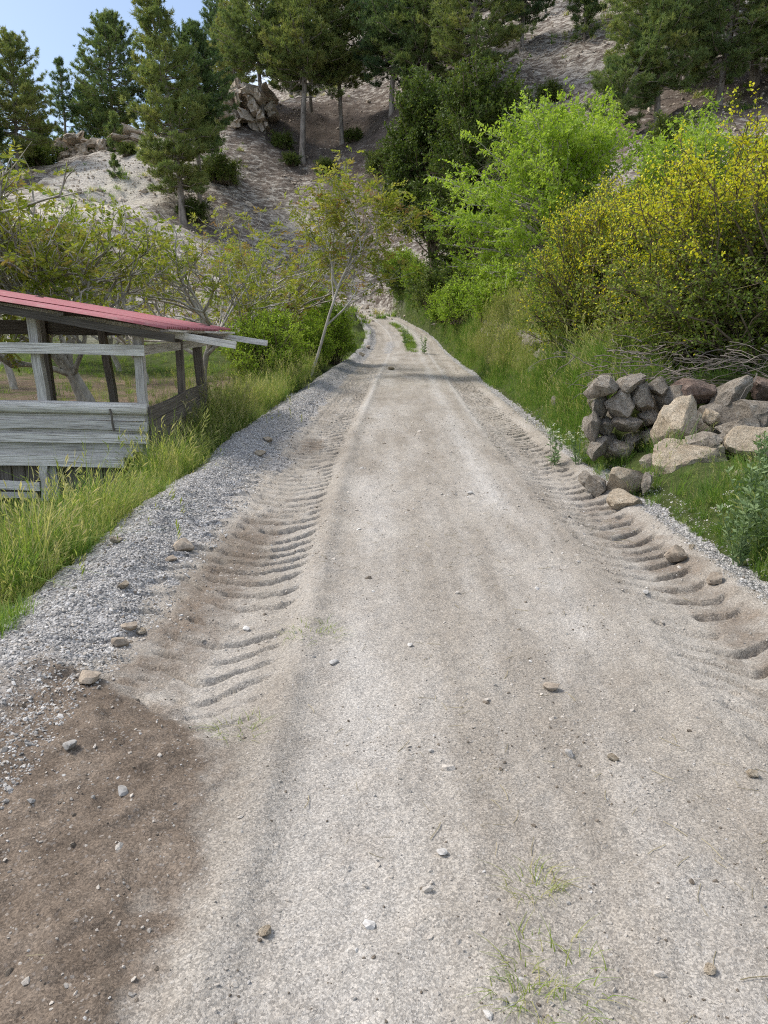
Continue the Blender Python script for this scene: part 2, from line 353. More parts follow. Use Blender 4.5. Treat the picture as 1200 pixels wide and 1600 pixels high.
CP = [(-2.6, 3, .05), (-3.4, 4, -.15), (-8, 4, -.3), (-3.6, 6.5, -.16), (-2.9, 8.3, .02), (-8, 8.5, -.12), (-14, 8, -.2), (-3.4, 12, .38), (-9, 13, .35), (-20, 14, .3),
      (-4.3, 20, .76), (-11, 20, .75), (-24, 22, .7), (-4, 30, 1.25), (-14, 30, 1.2), (-28, 30, 1.3), (-4, 36, 2.4), (-14, 35.5, 2.0), (-28, 36, 2.6),
      (-6, 44, 5.0), (-13, 42, 5.2), (-26, 43, 5.8), (-3, 0, .05), (-10, -8, -.4), (8, -8, 1.0), (2.8, -4, .1),
      tuple(pix(180, 335, 50)), tuple(pix(285, 340, 57)), tuple(pix(20, 330, 52)), tuple(pix(-150, 340, 54)),
      tuple(pix(250, 222, 72)), tuple(pix(110, 250, 70)), tuple(pix(0, 282, 67)), tuple(pix(-200, 330, 66)),
      (pxx(110, 86), 86, 15.5), (pxx(0, 84), 84, 12.0), (pxx(250, 92), 92, 18.5), (pxx(-200, 86), 86, 8), (pxx(330, 100), 100, 24),
      tuple(pix(390, 205, 72)), tuple(pix(390, 150, 79)), tuple(pix(440, 300, 66)), tuple(pix(472, 260, 71)), tuple(pix(520, 305, 66)),
      tuple(pix(535, 230, 74)), tuple(pix(560, 160, 82)), tuple(pix(560, 75, 100)), tuple(pix(500, 20, 112)), (pxx(500, 140), 140, 44),
      (pxx(560, 56), 58.5, 8.2), tuple(pix(610, 440, 54)), tuple(pix(630, 160, 68)), tuple(pix(743, 155, 62)), tuple(pix(850, 25, 82)), tuple(pix(830, 140, 62)),
      tuple(pix(850, -200, 108)), (pxx(850, 150), 150, 66), tuple(pix(1000, 195, 46)), tuple(pix(1150, 150, 49)), tuple(pix(1150, -50, 70)),
      tuple(pix(1350, 120, 50)), (50, 60, 34), (45, 100, 60), (60, 30, 18), (-60, 60, 10), (-60, 30, 1.0), (-60, 100, 2), (-70, 150, -5),
      (3.2, 4, .95), (3.3, 8, 1.38), (6, 9, 1.65), (3.5, 14, 2.0), (3.7, 20, 2.55), (6, 20, 3.0), (3.8, 27, 3.0), (3.4, 34, 3.7), (2.6, 40, 4.7), (1.6, 45, 5.6), (0.2, 49, 6.4),
      (10, 30, 6.0), (12, 15, 3.4), (22, 30, 9.0), (20, 5, 3.0), (9, 40, 9.5), (5, 50, 9.3)]
CP = np.array(CP, float)
def _rbf():
    n = len(CP); xy = CP[:, :2]
    K = np.linalg.norm(xy[:, None]-xy[None], axis=-1); K = K-np.eye(n)*0.15
    A = np.zeros((n+3, n+3)); A[:n, :n] = K; A[:n, n] = 1; A[:n, n+1:] = xy; A[n, :n] = 1; A[n+1:, :n] = xy.T
    return np.linalg.solve(A, np.concatenate([CP[:, 2], np.zeros(3)]))
RW = _rbf()
def base_h(x, y):
    x = np.asarray(x, float); y = np.asarray(y, float); shp = x.shape
    x = x.ravel(); y = y.ravel(); out = np.empty_like(x)
    for i in range(0, len(x), 40000):
        xs, ys = x[i:i+40000], y[i:i+40000]
        d = np.hypot(xs[:, None]-CP[None, :, 0], ys[:, None]-CP[None, :, 1])
        out[i:i+40000] = d@RW[:-3]+RW[-3]+RW[-2]*xs+RW[-1]*ys
    return out.reshape(shp)
def hillmask(x, y):
    return sstep(33.5, 40, y+np.maximum(0, x-5)*0.9-9*np.exp(-((x-2)/4.0)**2))
def off(x, y):
    sl = (road_c(y+.3)-road_c(y-.3))/.6
    return (x-road_c(y))/np.sqrt(1+sl*sl)/road_s(y)
def terrain_h(x, y):
    x = np.asarray(x, float); y = np.asarray(y, float)
    z = base_h(x, y)
    hm = hillmask(x, y)
    r = fbm(x*.16, y*.16, 3.1, 5, .55)-.5
    led = fbm(x*.5, y*.9, 8.2, 5, .6)-.5
    z = z+hm*(r*2.6+led*1.1)+(1-hm)*(fbm(x*.9, y*.9, 5.5, 4)-.5)*.16
    o = off(x, y); zr = road_z(y)
    wall = sstep(1.5, 3.5, y)*(1-sstep(24, 30, y)); so = 1.15*(1-sstep(7.95, 8.25, y))-.45*np.exp(-((y-8.6)/1.2)**2)*sstep(7.95, 8.25, y)
    bank = zr+(.30+.35*sstep(8.5, 10, y))*sstep(1.85, 2.5, o)+.04*(fbm(x*3, y*3, 1.2, 3)-.5)
    t_wall = sstep(2.42, 2.7, o-so); t_soft = np.clip((o-(2.0-.2*sstep(25, 32, y)))/(2.2-1.3*sstep(25, 32, y)), 0, 1); t_soft = t_soft*t_soft*(3-2*t_soft)
    right = bank*(1-(wall*t_wall+(1-wall)*t_soft))+z*(wall*t_wall+(1-wall)*t_soft)
    tl = sstep(2.25, 3.3, -o)
    left = zr*(1-tl)+z*tl
    zz = np.where(o > 0, right, left)
    fade = 1-sstep(51, 56, y)
    zz = zz*fade+z*(1-fade)
    inside = (1-sstep(1.75, 1.95, o))*(1-sstep(2.3, 2.5, -o))*fade
    return zz-.10*inside
OL, OR_ = -2.75, 2.2
def lugs(s, y, w, sp, k):
    """tyre tread print: gently rising blocks parted by narrow curved grooves; negative = pressed in"""
    ph = (y-k*np.abs(s)**1.3+.10*(vnoise(s*4, y*1.7, 2.2)-.5)*2)/sp
    f = ph-np.floor(ph)
    dep = .55+.9*vnoise(np.floor(ph)*7.7, s*3.0, 4.4)
    groove = np.clip(np.minimum((f-.2)/.26, (.54-f)/.07), 0, 1)
    dep = dep*sstep(.1, .32, vnoise(s*5.0+np.floor(ph)*1.7, y*2.3, 6.1))
    dep = dep*(.5+.85*vnoise(s*2.2, y*1.1, 8.8))
    return ((f-.5)*.22*np.where(f > .5, -1, 1)-groove*dep)*(1-sstep(w*.8, w*1.08, np.abs(s)))
def road_h(o, y, x):
    """height of the road sheet above road_z, plus its soil masks"""
    n1 = fbm(x*1.1, y*.7, 1.0, 4); n2 = fbm(x*7, y*7, 4.0, 4, .6); n3 = fbm(x*26, y*26, 9.0, 3, .6); n4 = vnoise(x*.35, y*.5, 7.7)
    wob = (vnoise(y*.33, 0.3, 5.1)-.5)*.10
    sl, sr = o+1.27-wob, o-1.30-wob*.7
    h = .035*(1-(o/1.9)**2)*(np.abs(o) < 1.9)+(n1-.5)*.05+(n2-.5)*.030+(n3-.5)*.016
    near = 1-sstep(18, 28, y)
    kl = near*(.75+.6*sstep(.3, .6, vnoise(y*.55, 1.5, 3.3)))*sstep(2.4, 3.4, y)
    kr = near*(.7+.5*sstep(.3, .6, vnoise(y*.4, 9.5, 3.3)))
    h = h-.028*np.exp(-(sl/.26)**2)-.032*np.exp(-(sr/.25)**2)
    h = h+.066*kl*(1+.04*y)*lugs(sl, y, .32, .205, .7)+.070*(1+.04*y)*kr*lugs(sr, y, .31, .20, .75)
    h = h+.04*kl*lugs(sl+.44, y+.1, .2, .26, -.8)
    h = h+.05*np.exp(-((o-1.72)/.12)**2)*(1-sstep(10, 20, y))+.03*np.exp(-((sl-.42)/.08)**2)*near
    # windrow of crushed stone on the left, low one on the right
    lump = .5+.9*fbm(x*1.4, y*1.1, 6.0, 3)
    h = h+.14*lump*np.exp(-((o+2.18+.2*(vnoise(y*.5, 3.3, 2.0)-.5))/.24)**2)*sstep(1.5, 6, y)
    h = h+.06*sstep(1.65, 1.85, -o)*(n2-.2)+.05*sstep(1.75, 1.95, o)*(n2-.1)
    # heap of loose soil in the near left corner
    hj = o+1.14+(n1-.5)*.6+(n2-.5)*.25
    heap = np.exp(-(np.minimum(hj, 0)/1.2)**2)*np.exp(-(np.maximum(hj, 0)/.36)**2)*(1-sstep(2.75, 3.3, y+.45*(o+1.4)+(n1-.5)*.8))
    h = h+heap*(.02+.09*fbm(x*4, y*4, 2.0, 4, .6)+.05*fbm(x*14, y*14, 2.0, 3, .6))
    edge = sstep(OL+.28, OL, o)+sstep(OR_-.2, OR_, o)
    h = h-.4*edge
    jag = (n2-.5)*.5+(n1-.5)*.5
    gravel = np.maximum(sstep(1.62, 1.85, -o+jag*.7), sstep(1.66, 1.84, o+jag*.4))
    gravel = np.maximum(gravel, .85*np.exp(-(((o+1.62)/.2)**2+((y-8.35)/.5)**2)))
    gravel = np.maximum(gravel, .65*sstep(15, 22, y)*(1-sstep(34, 40, y))*np.exp(-((o+.95)/.42)**2)*sstep(.3, .6, n4+.1))
    gravel = np.maximum(gravel, .42*sstep(31, 37, y)*np.exp(-((o+.7)/.4)**2))
    gravel = gravel*(1-.9*heap)
    brown = np.maximum(1.15*heap, .62*np.exp(-((o+1.5+jag*.5)/.32)**2)*sstep(2.4, 3.2, y)*(1-sstep(5.5, 7.0, y)))
    brown = np.maximum(brown, .55*np.exp(-((o-1.45+jag*.5)/.3)**2)*(1-sstep(5.5, 9, y)))
    brown = np.maximum(brown, .62*np.exp(-(((o+1.4)/.25)**2+((y-9.6)/1.2)**2)))
    brown = np.maximum(brown, .28*np.exp(-((sl)/.3)**2)*near)
    pale = np.maximum(.6*np.exp(-((o-.55+.1*jag)/.13)**2)*sstep(.35, .6, n1+.1), .4*np.exp(-((o+.55+.3*jag)/.2)**2)*sstep(.4, .6, n1))
    pale = np.maximum(pale, .6*np.exp(-((o-.95)/.07)**2)*sstep(9, 12, y)); pale = np.maximum(pale, .6*np.exp(-((o+.88)/.06)**2)*sstep(10, 14, y))
    pale = np.maximum(pale, .6*sstep(29, 34, y)*np.exp(-((o-.8)/.35)**2))
    return h, gravel, brown, pale
def ground(x, y):
    x = np.asarray(x, float); y = np.asarray(y, float)
    t = terrain_h(x, y); o = off(x, y)
    r = road_z(y)+road_h(o, y, x)[0]
    use = (o > OL) & (o < OR_) & (y < 55)
    return np.where(use, np.maximum(r, t), t)
def gz(x, y): return float(ground(np.array([x]), np.array([y]))[0])

def grid_obj(name, X, Y, Z, mat, attrs):
    r, c = X.shape; idx = np.arange(r*c).reshape(r, c)
    f = np.stack([idx[:-1, :-1], idx[:-1, 1:], idx[1:, 1:], idx[1:, :-1]], -1).reshape(-1, 4)
    mb = MB(); mb.add(np.stack([X, Y, Z], -1).reshape(-1, 3), None, f)
    me = mb.mesh(name, mat, True)
    for k, v in attrs.items():
        a = me.attributes.new(k, 'FLOAT', 'POINT'); a.data.foreach_set('value', np.clip(v, 0, 1).astype(np.float32).ravel())
    return link(name, me)
def axis(a, b, f):
    out = [a]
    while out[-1] < b: out.append(out[-1]+f(out[-1]))
    return np.array(out)
ty = axis(-12, 175, lambda y: .45 if y < 0 else (.13+.0085*y if y < 95 else .9+.05*(y-95)))
xp = axis(0, 95, lambda x: .11+.0125*x)
tx = np.concatenate([-xp[:0:-1], xp])
TX, TY = np.meshgrid(tx, ty)
TZ = terrain_h(TX, TY)
hm = hillmask(TX, TY)
lit = .6+.55*np.exp(-(((TX+6)/7)**2+((TY-76)/7)**2))+.45*np.exp(-(((TX-3)/5)**2+((TY-66)/8)**2))+.35*np.exp(-(((TX-22)/10)**2+((TY-50)/8)**2))\
      -.45*np.exp(-(((TX+21)/6)**2+((TY-60)/9)**2))+.4*np.exp(-(((TX+14)/3)**2+((TY-58)/4)**2))+.35*np.exp(-(((TX+30)/5)**2+((TY-60)/6)**2))
chalk = .95*np.exp(-(((TX+19)/6.5)**2+((TY-50.5)/2.6)**2))*sstep(.3, .5, fbm(TX*.5, TY*.5, 2.2, 4))+.6*np.exp(-(((TX+22)/8)**2+((TY-60)/5)**2))*sstep(.48, .6, fbm(TX*.35, TY*.8, 7.2, 4))+.5*np.exp(-(((TX+6)/2)**2+((TY-62)/2.5)**2))
fld = sstep(2.6, 4.0, -TX)*sstep(9, 12.5, TY)*(1-sstep(27, 31, TY+2*fbm(TX*.4, TY*.4, 3, 3)))
g = grid_obj('hillside', TX, TY, TZ, M['ground'], {'hill': hm, 'litter': lit, 'chalk': chalk*hm, 'field': fld})
tag(g, 'scree hillside and open ground rising behind the orchard', None, None, 'structure')

ry = axis(-8, 56, lambda y: .16 if y < .7 else float(np.clip(.003*y, .012, .16)))
ro = np.linspace(OL, OR_, 276)
RO, RY = np.meshgrid(ro, ry)
rsl = (road_c(RY+.3)-road_c(RY-.3))/.6
RX = road_c(RY)+RO*np.sqrt(1+rsl*rsl)*road_s(RY)
rh, rg, rb, rp = road_h(RO, RY, RX)
rd = grid_obj('road', RX, RY, road_z(RY)+rh, M['road'], {'gravel': rg, 'brown': rb, 'pale': rp})
tag(rd, 'pale graded dirt road with tractor tyre tracks climbing to the hill', None, None, 'structure')
#==OBJECTS==
# ------------------------------------------------------------------ builders for plants
def pine(seed, H, cb, rmax, lean=(0, 0), r0=.24, dens=1.0, tint=.45, flat=False, nlen=.30):
    """black pine: tapered trunk with limbs, crown of needle tufts; base at the origin"""
    rng = np.random.default_rng(seed); tr = MB(); cr = MB()
    K = 12; t = np.linspace(0, 1, K)
    bx = lean[0]*t**1.3+np.cumsum(rng.normal(0, .05, K))*H/16; by = lean[1]*t**1.3+np.cumsum(rng.normal(0, .05, K))*H/16
    bx -= bx[0]; by -= by[0]
    P = np.stack([bx, by, t*H-.4*(t == 0)], -1)
    R = .78*r0*(1-t)**.75+.03; R[0] *= 1.35
    tubes(tr, P, R, 8)
    at = lambda u: np.stack([np.interp(u, t, bx), np.interp(u, t, by), np.interp(u, t, P[:, 2])], -1)
    nb = int(H*9.5*dens); u = cb+(1-cb)*rng.random(nb)**.9; u.sort()
    w = (u-cb)/(1-cb)
    prof = np.minimum(1, .45+2.2*w)*(1-w)**(.55 if flat else .8)+.10
    L = rmax*prof*rng.uniform(.55, 1.15, nb); az = np.arange(nb)*2.4+rng.normal(0, .4, nb)
    el = np.radians(-8+52*w**1.3+rng.normal(0, 9, nb))
    s = np.linspace(0, 1, 6)
    B0 = at(u); hd = np.stack([np.cos(az), np.sin(az), np.zeros(nb)], -1)
    hor = L[:, None]*s*np.cos(el)[:, None]; ver = L[:, None]*(s*np.sin(el)[:, None]-.10*s+.24*s**3)
    BP = B0[:, None]+hd[:, None]*hor[..., None]; BP[..., 2] += ver
    BP[:, 1:] += rng.normal(0, .05, (nb, 5, 3))*L[:, None, None]*.6
    BR = (.012+.018*L[:, None])*(1-.75*s)
    tubes(tr, BP, BR, 4)
    nd_ = 3+int(H*.4)                                    # a few dead stubs under the crown
    ud = rng.uniform(cb*.45, cb, nd_); a2 = rng.uniform(0, 6.28, nd_); l2 = rng.uniform(.5, 1.6, nd_)
    D0 = at(ud); D1 = D0+np.stack([np.cos(a2)*l2, np.sin(a2)*l2, rng.uniform(-.3, .1, nd_)], -1)
    tubes(tr, np.stack([D0, (D0+D1)/2+(0, 0, .08), D1], 1), np.tile((.03, .02, .008), (nd_, 1)), 4)
    C = []; Dn = []; Tn = []
    for i in range(nb):
        k = max(5, int(L[i]*9.5*dens**.5))
        ss = .3+.72*rng.random(k)**.75
        p = np.stack([np.interp(ss, s, BP[i, :, j]) for j in range(3)], -1)
        side = np.cross(hd[i], (0, 0, 1))
        sp = rng.normal(0, .19, k)*L[i]*(1.15-.75*ss)
        p = p+side*sp[:, None]+hd[i]*(np.abs(sp)*.35)[:, None]; p[:, 2] += rng.normal(.07, .07, k)
        C.append(p); Dn.append(hd[i]*.5+side*np.sign(sp)[:, None]*.35+np.array((0, 0, .75))+rng.normal(0, .15, (k, 3)))
        Tn.append(np.clip(tint+rng.normal(0, .10)+rng.normal(0, .10, k), 0, 1))
    C.append(at(np.linspace(.94, 1.0, 6))); Dn.append(np.tile((0, 0, 1.), (6, 1))); Tn.append(np.full(6, tint))
    C = np.concatenate(C); Dn = unit(np.concatenate(Dn)); Tn = np.concatenate(Tn); n = len(C); q = 17
    d = unit(Dn[:, None]*.75+rng.normal(0, .62, (n, q, 3)))
    c = C[:, None]+rng.normal(0, .05, (n, q, 3))
    sd_ = unit(np.cross(d, rng.normal(size=(n, q, 3))))
    ln = nlen*rng.uniform(.7, 1.2, (n, q, 1)); wd = .050
    v = np.stack([c-sd_*wd/2, c+sd_*wd/2, c+d*ln], 2).reshape(-1, 3)
    cr.add(v, np.arange(n*q*3).reshape(-1, 3), None, np.repeat(np.clip(np.repeat(Tn, q)+rng.normal(0, .07, n*q), 0, 1), 3))
    return tr.mesh('trunk', M['pinebark'], True), cr.mesh('crown', M['pine'])

def walnut(seed, H=4.8, spread=1.0, leafy=1.0, tall=False):
    """young walnut: pale crooked limbs, loose tufts of compound leaves"""
    rng = np.random.default_rng(seed); tr = MB(); cr = MB(); tips = []
    def grow(p, d, L, r, depth):
        K = 5; pts = [p]; dd = d.copy()
        for k in range(K-1):
            dd = dd+rng.normal(0, .16, 3)+np.array((0, 0, .07 if depth else .0)); dd /= np.linalg.norm(dd)
            pts.append(pts[-1]+dd*L/(K-1))
        pts = np.array(pts); rr = np.linspace(r, r*(.62 if depth < 4 else .35), K)
        tubes(tr, pts, rr, 7 if depth == 0 else (5 if depth < 3 else 3))
        if depth >= 3: tips.append((pts[-1], dd)); tips.append((pts[2], unit(dd+rng.normal(0, .6, 3))))
        if depth >= 4: return
        n = (5, 4, 4, 3)[depth] if not (tall and depth == 0) else 7
        for j in range(n):
            f = 1.0 if j == 0 and depth else ((.55+.45*rng.random()) if not (tall and depth == 0) else .35+.65*(j+1)/n)
            k = f*(K-1); i = min(int(k), K-2); q = pts[i]+(pts[i+1]-pts[i])*(k-i)
            a = rng.uniform(0, 6.28) if depth else j*6.28/n+rng.normal(0, .3)
            th = rng.uniform(.45, .95) if depth else (rng.uniform(.6, 1.0) if not tall else rng.uniform(.35, .7))
            u1 = unit(np.cross(dd, rng.normal(size=3))) if depth else np.array((math.cos(a), math.sin(a), 0))
            nd2 = dd*math.cos(th)+u1*math.sin(th)*spread; nd2[2] = max(nd2[2], .12); nd2 /= np.linalg.norm(nd2)
            grow(q, nd2, L*rng.uniform(.62, .85)*(1.25 if depth == 0 and not tall else (.42 if depth == 0 else 1)), r*.58*(1 if j else 1.15), depth+1)
    th = H*(.25 if not tall else .66)
    grow(np.array((0, 0, -.15)), np.array((rng.normal(0, .12), rng.normal(0, .12), 1.)), th+.15, .085*H/4.8 if not tall else .045, 0)
    TP = np.array([t[0] for t in tips]); TD = np.array([t[1] for t in tips])
    k = max(1, int(round(4*leafy)))
    keep = rng.random(len(TP)) < .52
    TP, TD = np.repeat(TP[keep], k, 0), np.repeat(TD[keep], k, 0); n = len(TP)
    ax = unit(TD*.5+rng.normal(0, .65, (n, 3))+np.array((0, 0, .12))); Lr = rng.uniform(.16, .32, n); q = 7
    tt = np.clip(rng.normal(.5, .2, n)+(rng.random(n) < .1)*.35, 0, 1)
    sd_ = unit(np.cross(ax, np.array((0, 0, 1.))+rng.normal(0, .4, (n, 3))))
    f = np.array((.35, .35, .6, .6, .85, .85, 1.0)); sg = np.array((1, -1, 1, -1, 1, -1, 0.))
    p = TP[:, None]+ax[:, None]*(Lr[:, None]*f)[..., None]
    p[..., 2] -= (f**2)[None]*Lr[:, None]*.3
    d = ax[:, None]*(.55+.5*(sg == 0))[None, :, None]+sd_[:, None]*sg[None, :, None]; d[..., 2] -= .3
    leaves(cr, p.reshape(-1, 3), d.reshape(-1, 3), np.repeat(rng.uniform(.09, .15, n), q), np.repeat(rng.uniform(.04, .06, n), q), np.repeat(tt, q), rng)
    return tr.mesh('trunk', M['palebark'], True), cr.mesh('crown', M['walnut'])

def leafmass(seed, rad, cz, nst, ntw, nlf, llen, lwid, tint, tsd, start='base', trunk=None, twig_len=.35, droop=0.0, lump=.35, shoot=0.0,
             flower=None, r_st=.018, inner=.35, base_r=.3, u0=.38, mats=('twig', 'broom'), flow_size=.035, leafdown=0.0):
    """shrub or leafy tree: curved stems from a base or trunk to an uneven envelope, twigs on the stems, leaves on the twigs"""
    rng = np.random.default_rng(seed); tr = MB(); cr = MB(); fl = MB(); rad = np.array(rad, float)
    d = rdir(rng, nst); d[:, 2] = np.where(d[:, 2] < -.55, -d[:, 2], d[:, 2])
    lo = 1-lump+2*lump*fbm(d[:, 0]*2.1+seed, d[:, 1]*2.1, d[:, 2]*2.1, 3)
    fr = inner+(1-inner)*rng.random(nst)**.45
    E = d*rad*(lo*fr)[:, None]; E[:, 2] += cz
    E[:, 2] = np.maximum(E[:, 2], .08)
    if shoot > 0:
        up = rng.random(nst) < .4; E[:, 2] += up*(d[:, 2] > .1)*rng.uniform(0, shoot, nst)
    if trunk is None:
        a = rng.uniform(0, 6.28, nst); S = np.stack([np.cos(a), np.sin(a), np.zeros(nst)], -1)*(base_r*rng.random(nst)**.5)[:, None]; S[:, 2] = -.08
        S[:, :2] += E[:, :2]*.12
    else:
        Ht, tr_r, leanx = trunk
        K = 8; t = np.linspace(0, 1, K); bx = leanx*t+np.cumsum(rng.normal(0, .04, K)); by = np.cumsum(rng.normal(0, .04, K)); bx -= bx[0]; by -= by[0]
        TPt = np.stack([bx, by, t*Ht-.15*(t == 0)], -1)
        tubes(tr, TPt, tr_r*(1-.75*t)*np.where(t == 0, 1.3, 1), 8)
        u = np.clip((E[:, 2]/Ht)*.75*rng.uniform(.6, 1.0, nst), .18, .97)
        S = np.stack([np.interp(u, t, bx), np.interp(u, t, by), u*Ht], -1)
    mid = (S+E)/2; mid[:, 2] += .18*np.linalg.norm(E-S, axis=1)*rng.uniform(.2, 1.2, nst); mid += rng.normal(0, .06, (nst, 3))*rad
    tq = np.linspace(0, 1, 7)[None, :, None]
    BP = (1-tq)**2*S[:, None]+2*tq*(1-tq)*mid[:, None]+tq**2*E[:, None]
    BP[:, 1:-1] += rng.normal(0, .018, (nst, 5, 3))*rad.mean()
    tubes(tr, BP, r_st*np.linspace(1.2, .25, 7)[None]*rng.uniform(.6, 1.3, (nst, 1)), 4)
    ti = np.repeat(np.arange(nst), ntw); nt_ = len(ti)
    u = u0+(1-u0)*rng.random(nt_)**.7; k = u*6; i0 = np.minimum(k.astype(int), 5); f = (k-i0)[:, None]
    q = BP[ti, i0]*(1-f)+BP[ti, i0+1]*f; ax = unit(BP[ti, i0+1]-BP[ti, i0])
    td = unit(ax*.6+rng.normal(0, .6, (nt_, 3))+np.array((0, 0, .25-droop))); tl = twig_len*rng.uniform(.4, 1.25, nt_)
    q2 = q+td*tl[:, None]
    tubes(tr, np.stack([q, q2], 1), np.tile((.005, .002), (nt_, 1)), 3)
    li = np.repeat(np.arange(nt_), nlf); nl = len(li); s = .1+.95*rng.random(nl)
    lp = q[li]+(q2-q)[li]*s[:, None]+rng.normal(0, .02, (nl, 3))
    ld = td[li]*.5+rng.normal(0, .7, (nl, 3)); ld[:, 2] -= leafdown
    st_t = rng.normal(0, tsd*.7, nst); lt = np.clip(tint+st_t[ti[li]]+rng.normal(0, tsd, nl), 0, 1)
    isf = np.zeros(nl, bool)
    if flower is not None:
        isf = rng.random(nl) < flower(lp, rng, vn=fbm(lp[:, 0]*1.1+seed, lp[:, 1]*1.1, lp[:, 2]*1.1, 3))
        leaves(fl, lp[isf], ld[isf]+np.array((0, 0, .6)), flow_size*rng.uniform(.7, 1.3, isf.sum()), flow_size*.95, rng.random(isf.sum()), rng)
    g_ = ~isf
    leaves(cr, lp[g_], ld[g_], llen*rng.uniform(.65, 1.3, g_.sum()), lwid*rng.uniform(.8, 1.2, g_.sum()), lt[g_], rng)
    out = [('stems' if trunk is None else 'trunk', tr.mesh('stems', M[mats[0]], True)), ('foliage' if trunk is None else 'crown', cr.mesh('foliage', M[mats[1]]))]
    if flower is not None: out.append(('blossom', fl.mesh('blossom', M['petal'])))
    return out
def plant(name, parts, label, cat, x, y, rz=0.0, scale=1.0, group=None, sink=0.0):
    t = thing(name, label, cat, (x, y, gz(x, y)-sink), rz, group, scale)
    for nm, me in parts: 
        c = link(nm, me, t)
        if nm in ('foliage', 'crown', 'blossom'): c['kind'] = 'stuff'
    return t

# ------------------------------------------------------------------ black pines on the hillside
PV = [pine(11, 16, .13, 3.7, (-1.7, 0), .27, 1.35, .6), pine(12, 15, .38, 4.4, (.4, 0), .27, 1.25, .5), pine(13, 13, .30, 2.4, (-.3, 0), .19, .75, .22),
      pine(14, 14.5, .24, 4.4, (.2, .2), .26, 1.3, .3, True), pine(15, 13, .2, 4.1, (.5, 0), .25, 1.2, .78, True), pine(16, 17, .14, 4.9, (.6, 0), .3, 1.2, .5),
      pine(17, 6.5, .06, 1.7, (0, 0), .1, 1.3, .5), pine(18, 13, .22, 3.4, (5.2, 0), .27, 1.1, .3), pine(19, 2.4, .04, .8, (0, 0), .04, 1.6, .45, nlen=.2)]
PINES = [  # px, py of the base, distance, variant, scale, turn, label
 (285, 337, 57, 0, 1.0, 0, 'full green pine leaning over the pale scree, its crown tip against the sky'),
 (311, 303, 61, 1, .82, 1.1, 'slimmer pine close behind the full pine on the scree'),
 (30, 285, 66, 4, .84, .4, 'yellowish broad pine at the left end of the ridge'),
 (-45, 292, 64, 3, .75, 2.2, 'dark pine cut by the picture edge beside the yellowish pine'),
 (104, 205, 78, 2, .86, .3, 'thin sparse pine with a bare trunk standing on the left skyline'),
 (140, 195, 82, 3, .72, 1.9, 'dark pine directly right of the thin skyline pine'),
 (178, 195, 78, 3, .9, .2, 'tallest dark round-topped pine on the left skyline'),
 (62, 225, 84, 3, .72, 4.4, 'dark pine behind the yellowish pine on the left skyline'),
 (5, 245, 82, 5, .62, 3.4, 'dark pine filling the skyline at the left picture edge'),
 (238, 210, 80, 2, .7, 3.9, 'dark pine half hidden behind the full leaning pine'),
 (345, 160, 88, 5, .8, 5.0, 'dark layered pine behind the rock outcrop with sky through its branches'),
 (412, 204, 73, 1, .92, 2.6, 'pine growing against the right end of the rock outcrop'),
 (368, 165, 80, 4, .7, 1.2, 'pine on top of the rock outcrop'),
 (472, 258, 71, 1, 1.18, 0, 'pine with long bare grey trunk alone on the open slope'),
 (487, 214, 79, 2, 1.0, 1.5, 'thin-trunked pine just behind the bare grey trunk'),
 (535, 228, 74, 1, 1.0, 3.6, 'pine with slender pale trunk above the brown needle litter'),
 (455, 120, 95, 5, .85, 2.0, 'far pine on the upper slope behind the bare-trunked pine'),
 (566, 140, 90, 2, 1.05, 4.0, 'far thin pine below the gap of sky at the top'),
 (612, 158, 70, 3, 1.05, 2.9, 'dark pine at the left edge of the dense group above the road'),
 (640, 150, 70, 5, 1.0, .9, 'dark pine in the middle of the dense group above the road'),
 (668, 150, 67, 5, .95, 3.3, 'dark pine at the right of the dense group above the road'),
 (743, 152, 62, 5, .92, 1.6, 'wide dark pine above the bright green tree'),
 (708, 120, 76, 3, .95, .3, 'dark pine behind the wide pine above the bright green tree'),
 (812, 100, 72, 3, .85, 4.4, 'dark pine beside the pale gully on the upper slope'),
 (850, 60, 82, 2, .8, 2.4, 'small dark pine at the head of the pale gully'),
 (912, 98, 68, 6, 1.15, .5, 'young light green pine standing alone in the pale gully'),
 (946, 200, 46, 7, .74, 0, 'dark pine leaning steeply to the right above the yellow shrub'),
 (1027, 195, 47, 5, .72, 2.2, 'pine with low branches beside the leaning pine'),
 (1122, 165, 48, 5, .78, 5.2, 'big pine with forked grey trunk at the upper right'),
 (1175, 160, 50, 1, 1.1, 4.2, 'straight grey-trunked pine at the right edge of the picture'),
 (1240, 170, 47, 5, .8, 1.0, 'pine at the far right mostly outside the picture'),
 (1075, 110, 60, 1, 1.0, 3.0, 'dark pine uphill between the two right-hand trunks'),
 (1068, 150, 53, 3, .8, 5.5, 'pine with dark spreading boughs between the low-branched and the forked one'),
 (985, 60, 66, 3, .9, .2, 'dark pine uphill behind the leaning pine'),
 (332, 262, 66, 8, 1.5, .4, 'little bushy pine sapling right of the full pine on the slope'),
 (181, 290, 61, 8, .75, 1.4, 'tiny pine sapling alone on the pale scree'),
 (180, 215, 71, 8, 1.4, 2.1, 'pine sapling on the dark ledge of the left ridge')]
def put_pine(px, py, d, k, sc, rz, label):
    x = pxx(px, d)/math.cos(0); p = pix(px, py, d); x = p[0]
    z = gz(x, d)
    t = thing('pine_tree' if k != 8 else 'pine_sapling', label, 'pine tree', (x, d, z-.1), rz, 'pines on the hillside', sc)
    link('trunk', PV[k][0], t); c = link('crown', PV[k][1], t); c['kind'] = 'stuff'
for a in PINES: put_pine(*a)

